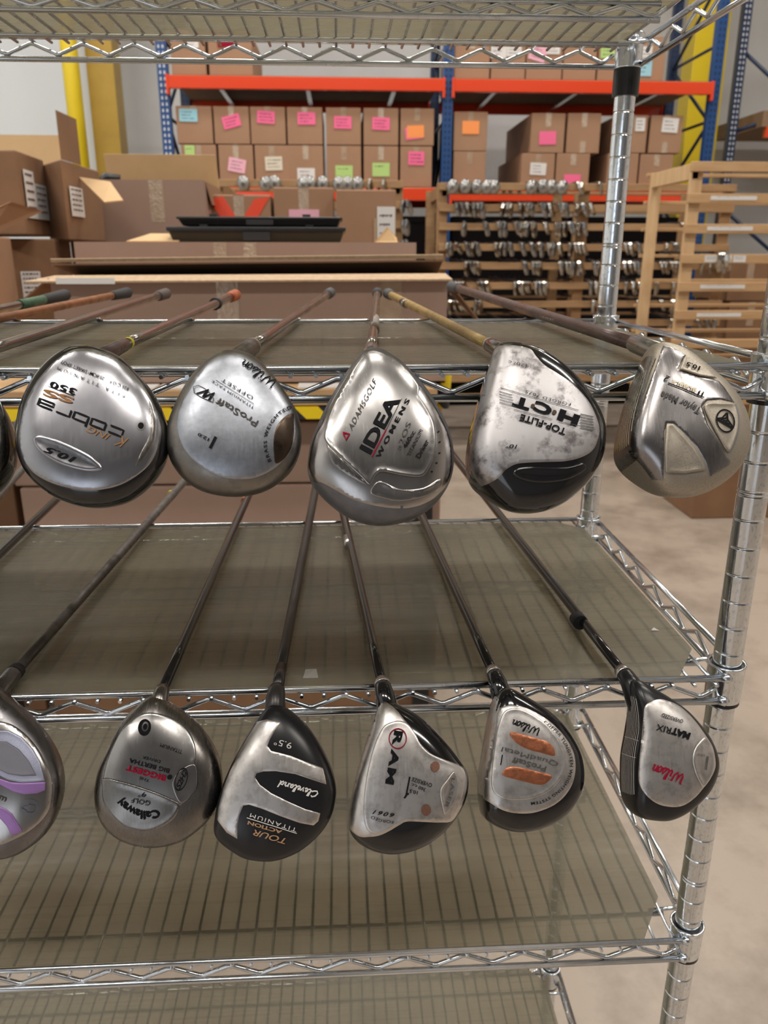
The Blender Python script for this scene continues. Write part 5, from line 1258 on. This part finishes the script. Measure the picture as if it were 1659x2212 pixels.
h = Head(ZH, (480, 455), [(450, 455), (520, 440), (600, 470), (700, 520), (820, 590), (930, 680), (1040, 790), (1140, 900), (1220, 1000), (1290, 1100), (1340, 1190), (1355, 1290), (1340, 1420), (1290, 1560), (1200, 1700), (1090, 1820), (960, 1920), (800, 2000), (620, 2040), (480, 2035), (340, 1990), (230, 1920), (150, 1840), (105, 1740), (110, 1620), (140, 1430), (190, 1220), (240, 1040), (290, 880), (350, 710), (400, 560)], dB=.021, dF=.032, pB=2.6, pF=4.2, Y0=-.06)
h.body(M['gloss_black'], t)
h.patch([(425, 520), (470, 458), (540, 490), (620, 560), (700, 660), (770, 740), (830, 850), (890, 930), (1000, 1020), (1130, 1070), (1260, 1120), (1330, 1170), (1345, 1290), (1325, 1430), (1275, 1570), (1185, 1698), (1060, 1715), (900, 1710), (720, 1705), (640, 1740), (540, 1800), (430, 1850), (320, 1865), (220, 1860), (130, 1790), (110, 1700), (120, 1580), (148, 1430), (196, 1220), (246, 1040), (296, 880), (355, 710)], M['worn_silver'], 'sole_plate', .0004, tm=.995)
h.patch([(500, 700), (620, 660), (720, 690), (800, 790), (860, 900), (950, 990), (1100, 1060), (1250, 1120), (1310, 1180), (1320, 1300), (1280, 1480), (1180, 1680), (900, 1695), (720, 1690), (620, 1730), (500, 1800), (380, 1830), (300, 1780), (270, 1640), (280, 1400), (320, 1150), (380, 920), (440, 780)], M['worn_silver'], 'raised_panel', .0009, .0004, .0015)
h.disc((620, 845), 92, 106, M['ink_red'], .0019, 0, 'red_ring', .9)
h.text('R', [(632, 768), (605, 920)], 84, M['ink'], .0019, bold=.045); h.text('AM', [(602, 955), (535, 1315)], 84, M['ink'], .0019, bold=.045, sp=1.2)
h.text('OVERSIZE', [(972, 1330), (765, 1262)], 42, M['ink'], .0019, bold=.01); h.text('360 c.c.', [(905, 1375), (755, 1318)], 36, M['ink'], .0019, bold=.01); h.text('10.5', [(825, 1405), (742, 1385)], 38, M['ink'], .0019, bold=.01)
h.stroke([[(745, 1238), (705, 1440)]], 16, M['ink'], .0019, 'arrow'); h.stroke([[(735, 1412), (715, 1420), (688, 1460)], [(722, 1405), (700, 1440)]], 18, M['ink'], .0019, 'arrow_head')
h.disc((1005, 1135), 46, 54, M['copper_dull'], .0019, 0, 'copper_dot'); h.disc((912, 1582), 50, 57, M['copper_dull'], .0019, 0, 'copper_dot')
h.patch([(1195, 1182), (1235, 1260), (1242, 1380), (1200, 1500), (1110, 1620), (1085, 1580), (1058, 1385), (1130, 1260)], M['worn_silver'], 'oval_badge', .0016, .0008, .001)
h.text('LASER', [(1185, 1255), (1165, 1400), (1110, 1550)], 36, M['ink_grey'], .0028)
h.text('FORGED', [(572, 1705), (450, 1690), (345, 1655)], 30, M['ink'], .0019); h.text('6061', [(582, 1640), (360, 1602)], 42, M['ink'], .0019, bold=.015, shear=.4, sp=1.3)
shaft_parts(t, (829, 1492), (745, 1125), Z3, 'shaft_black', 'rubber', .0044, length=1.08, hosel='gloss_black', ferrule='aluminium', bands=[((752, 1172), .035, 'aluminium'), ((746, 1130), .2, 'shaft_grey')][:1])
ZI = (1010, 1420, 5.268)
t = club('round silver driver with two orange copper bars and a slogan round its edge', -.215, Z3-.08)
h = Head(ZI, (390, 330), [(290, 480), (340, 400), (430, 335), (520, 365), (640, 430), (760, 500), (900, 590), (1020, 690), (1120, 800), (1220, 950), (1290, 1110), (1320, 1280), (1315, 1440), (1270, 1580), (1180, 1720), (1050, 1840), (900, 1920), (740, 1970), (560, 1985), (400, 1950), (260, 1880), (150, 1790), (130, 1700), (112, 1560), (112, 1400), (130, 1250), (160, 1080), (190, 880), (230, 690), (258, 570)], dB=.019, dF=.038, pB=2.8, pF=5)
h.body(M['gloss_black'], t)
facepanel(h, .004, .037, math.pi*.80, math.pi*1.38, M['worn_silver'])
h.patch([(332, 612), (400, 562), (500, 545), (650, 570), (800, 640), (950, 740), (1080, 870), (1170, 1000), (1220, 1130), (1230, 1270), (1200, 1420), (1120, 1560), (1000, 1670), (850, 1740), (700, 1775), (520, 1770), (380, 1730), (250, 1650), (178, 1590), (190, 1440), (228, 1200), (268, 950), (300, 760)], M['worn_silver'], 'sole_plate', .0004, tm=.99)
h.patch([(420, 620), (560, 580), (720, 640), (880, 750), (1010, 900), (1088, 1060), (1108, 1200), (1080, 1330), (1000, 1450), (880, 1545), (700, 1610), (500, 1620), (350, 1580), (280, 1480), (280, 1300), (310, 1050), (350, 800)], M['worn_silver'], 'raised_panel', .001, .0004, .0012)
h.patch([(490, 850), (600, 870), (740, 910), (880, 950), (960, 1010), (992, 1095), (970, 1120), (850, 1090), (700, 1050), (590, 1000), (510, 930), (480, 885)], M['copper'], 'copper_bar', .0015)
h.patch([(395, 1310), (440, 1258), (520, 1240), (650, 1262), (800, 1300), (943, 1338), (938, 1385), (860, 1442), (760, 1440), (600, 1400), (450, 1362), (400, 1340)], M['copper'], 'copper_bar', .0015)
script(h, 'Wilson', (822, 845), (508, 735), 82, 13, M['ink'], .002)
h.text('QuadMetal', [(1022, 1215), (390, 1045)], 56, M['ink_grey'], .002); h.text('ProStaff', [(885, 1272), (505, 1162)], 64, M['ink_grey'], .002, bold=.015)
h.stroke([[(378, 1225), (398, 1108)]], 11, M['ink'], .002, 'numeral')
h.text('COPPER TUNGSTEN WEIGHTING SYSTEM', [(868, 732), (1000, 835), (1095, 960), (1160, 1100), (1178, 1240), (1150, 1370), (1080, 1480), (960, 1580), (840, 1640), (720, 1662)], 32, M['ink'], .0012, sp=1.1, bold=.01)
shaft_parts(t, (1072, 1467), (912, 1118), Z3, 'shaft_black', 'rubber', .0044, length=1.08, hosel='gloss_black', ferrule='aluminium', hos_r=.0082)
ZJ = (1280, 1380, 4.377)
t = club('matte black driver with white face grooves and a red script word on worn silver', -.1, Z3-.08)
h = Head(ZJ, (400, 385), [(320, 440), (370, 385), (450, 395), (560, 460), (680, 530), (800, 610), (900, 690), (1000, 800), (1080, 900), (1150, 1040), (1180, 1170), (1165, 1290), (1110, 1420), (1030, 1520), (930, 1610), (820, 1680), (700, 1720), (570, 1715), (450, 1690), (350, 1630), (290, 1540), (262, 1420), (258, 1250), (265, 1080), (300, 880), (330, 700), (345, 560)], dB=.018, dF=.042, pB=2.7, pF=6.5, depth=.05)
h.body(M['satin_black'], t)
h.patch([(495, 640), (560, 592), (650, 572), (780, 612), (880, 682), (980, 790), (1060, 900), (1130, 1010), (1158, 1120), (1160, 1220), (1110, 1330), (1040, 1420), (970, 1500), (870, 1570), (770, 1590), (640, 1570), (540, 1510), (465, 1420), (432, 1320), (442, 1150), (462, 950), (478, 780)], M['worn_silver'], 'sole_plate', .0004)
h.patch([(1070, 935), (1000, 975), (955, 1050), (942, 1150), (962, 1250), (1000, 1340), (1045, 1395), (1105, 1315), (1145, 1200), (1130, 1060)], M['worn_silver'], 'rear_panel', .001, .0006, .0014)
h.text('OVERSIZED', [(848, 785), (750, 755), (650, 720)], 36, M['ink'], bold=.01); h.text('MAT', [(912, 925), (745, 868)], 62, M['ink'], bold=.05); h.text('RIX', [(735, 872), (600, 835)], 62, M['ink'], bold=.005)
script(h, 'Wilson', (862, 1320), (565, 1215), 96, 14, M['ink_red'])
h.stroke([[(1062, 1235), (1080, 1110)]], 10, M['ink_grey'], .0018, 'numeral'); h.text('10.5°', [(1045, 1105), (970, 1090)], 22, M['ink_grey'], .0018)
grooves(h, [.0095+.0033*k for k in range(9)], math.pi*.74, math.pi*1.36, M['ink_white'], .0008)
def facebar(h, th, n0, n1, m):
    V = []; Fc = []
    for j in range(9):
        q = n0+(n1-n0)*j/8
        for dt in (-.006, .006):
            a = (th+dt+j*.004+math.pi) % (2*math.pi)-math.pi; d, p = h.dd(a), h.pp(a); tt = (1-(1-q/d)**p)**(1/p); r = h.Rt(a)*tt+.0004
            V.append(h.world(np.array([h.c[0]+r*math.cos(a)]), np.array([h.c[1]+r*math.sin(a)]), np.array([-q]))[0])
    for j in range(8): Fc.append((2*j, 2*j+1, 2*j+3, 2*j+2))
    MB().add(V, Fc, 0, True).build('groove_bar', m, h.obj)
facebar(h, math.pi*1.14, .007, .038, M['ink_white']); facebar(h, math.pi*.97, .007, .038, M['ink_white'])
shaft_parts(t, (1357, 1467), (1003, 1015), Z3, 'shaft_black', 'rubber', .0044, length=1.08, hosel='satin_black', ferrule='aluminium', hos_r=.0085, bands=[((1250, 1340), .012, 'rubber')])
ZK = (0, 1480, 5.267)
t = club('grey and lilac driver cut off by the left edge on the lower row', -.62, Z3-.08)
h = Head(ZK, (-40, 30), [(-60, 50), (30, 60), (100, 130), (250, 260), (400, 410), (520, 570), (610, 720), (680, 900), (710, 1100), (700, 1250), (660, 1420), (590, 1580), (480, 1730), (350, 1840), (200, 1930), (50, 1975), (-150, 1980), (-350, 1900), (-480, 1700), (-560, 1450), (-560, 1200), (-500, 950), (-420, 700), (-300, 450), (-180, 220)], dB=.02, dF=.028, pB=2.6, pF=3.6)
h.body(M['grey_body'], t)
h.patch([(-100, 430), (60, 422), (200, 485), (330, 595), (440, 735), (520, 885), (580, 1045), (600, 1200), (580, 1350), (520, 1480), (420, 1590), (300, 1680), (150, 1760), (0, 1820), (-200, 1840), (-400, 1700), (-450, 1400), (-430, 1000), (-300, 650)], M['bright_sole'], 'sole_plate', .0004)
h.patch([(-150, 620), (0, 512), (100, 517), (250, 592), (370, 722), (460, 880), (510, 1090), (420, 1103), (250, 1110), (100, 1080), (0, 1030), (-150, 950)], M['ice'], 'heel_panel', .001, .0003, .001, smooth=False)
h.patch([(-100, 700), (0, 640), (80, 642), (220, 732), (330, 862), (412, 1024), (250, 1030), (100, 1008), (0, 960), (-100, 900)], M['slate'], 'heel_inset', .0018, .0003, .001, smooth=False)
h.patch([(-100, 990), (0, 1062), (120, 1102), (250, 1113), (400, 1108), (514, 1098), (510, 1195), (420, 1230), (280, 1240), (150, 1208), (0, 1128), (-100, 1080)], M['lilac'], 'lilac_stripe', .001, 0, smooth=False)
h.patch([(-80, 1370), (0, 1382), (60, 1402), (140, 1462), (200, 1560), (254, 1650), (200, 1688), (130, 1704), (80, 1600), (0, 1510), (-80, 1470)], M['lilac'], 'lilac_stripe', .001, 0, smooth=False)
h.text('m', [(0, 1262), (78, 1290)], 72, M['ink_grey'], bold=.01)
h.disc((340, 1395), 112, 105, M['chrome_sole'], .0008, 0, 'emblem_dish')
h.stroke([[(250, 1395), (300, 1360), (310, 1375), (330, 1350), (400, 1365), (395, 1430), (365, 1445), (310, 1440), (300, 1420), (250, 1395)]], 6, M['ink_grey'], .0012, 'emblem')
shaft_parts(t, (22, 1464), (398, 1040), Z3, 'shaft_grey', 'rubber', .0047, length=1.08, hosel='grey_body', ferrule='rubber', hos_r=.0088, bands=[((370, 1068), .004, 'yellow_band')])
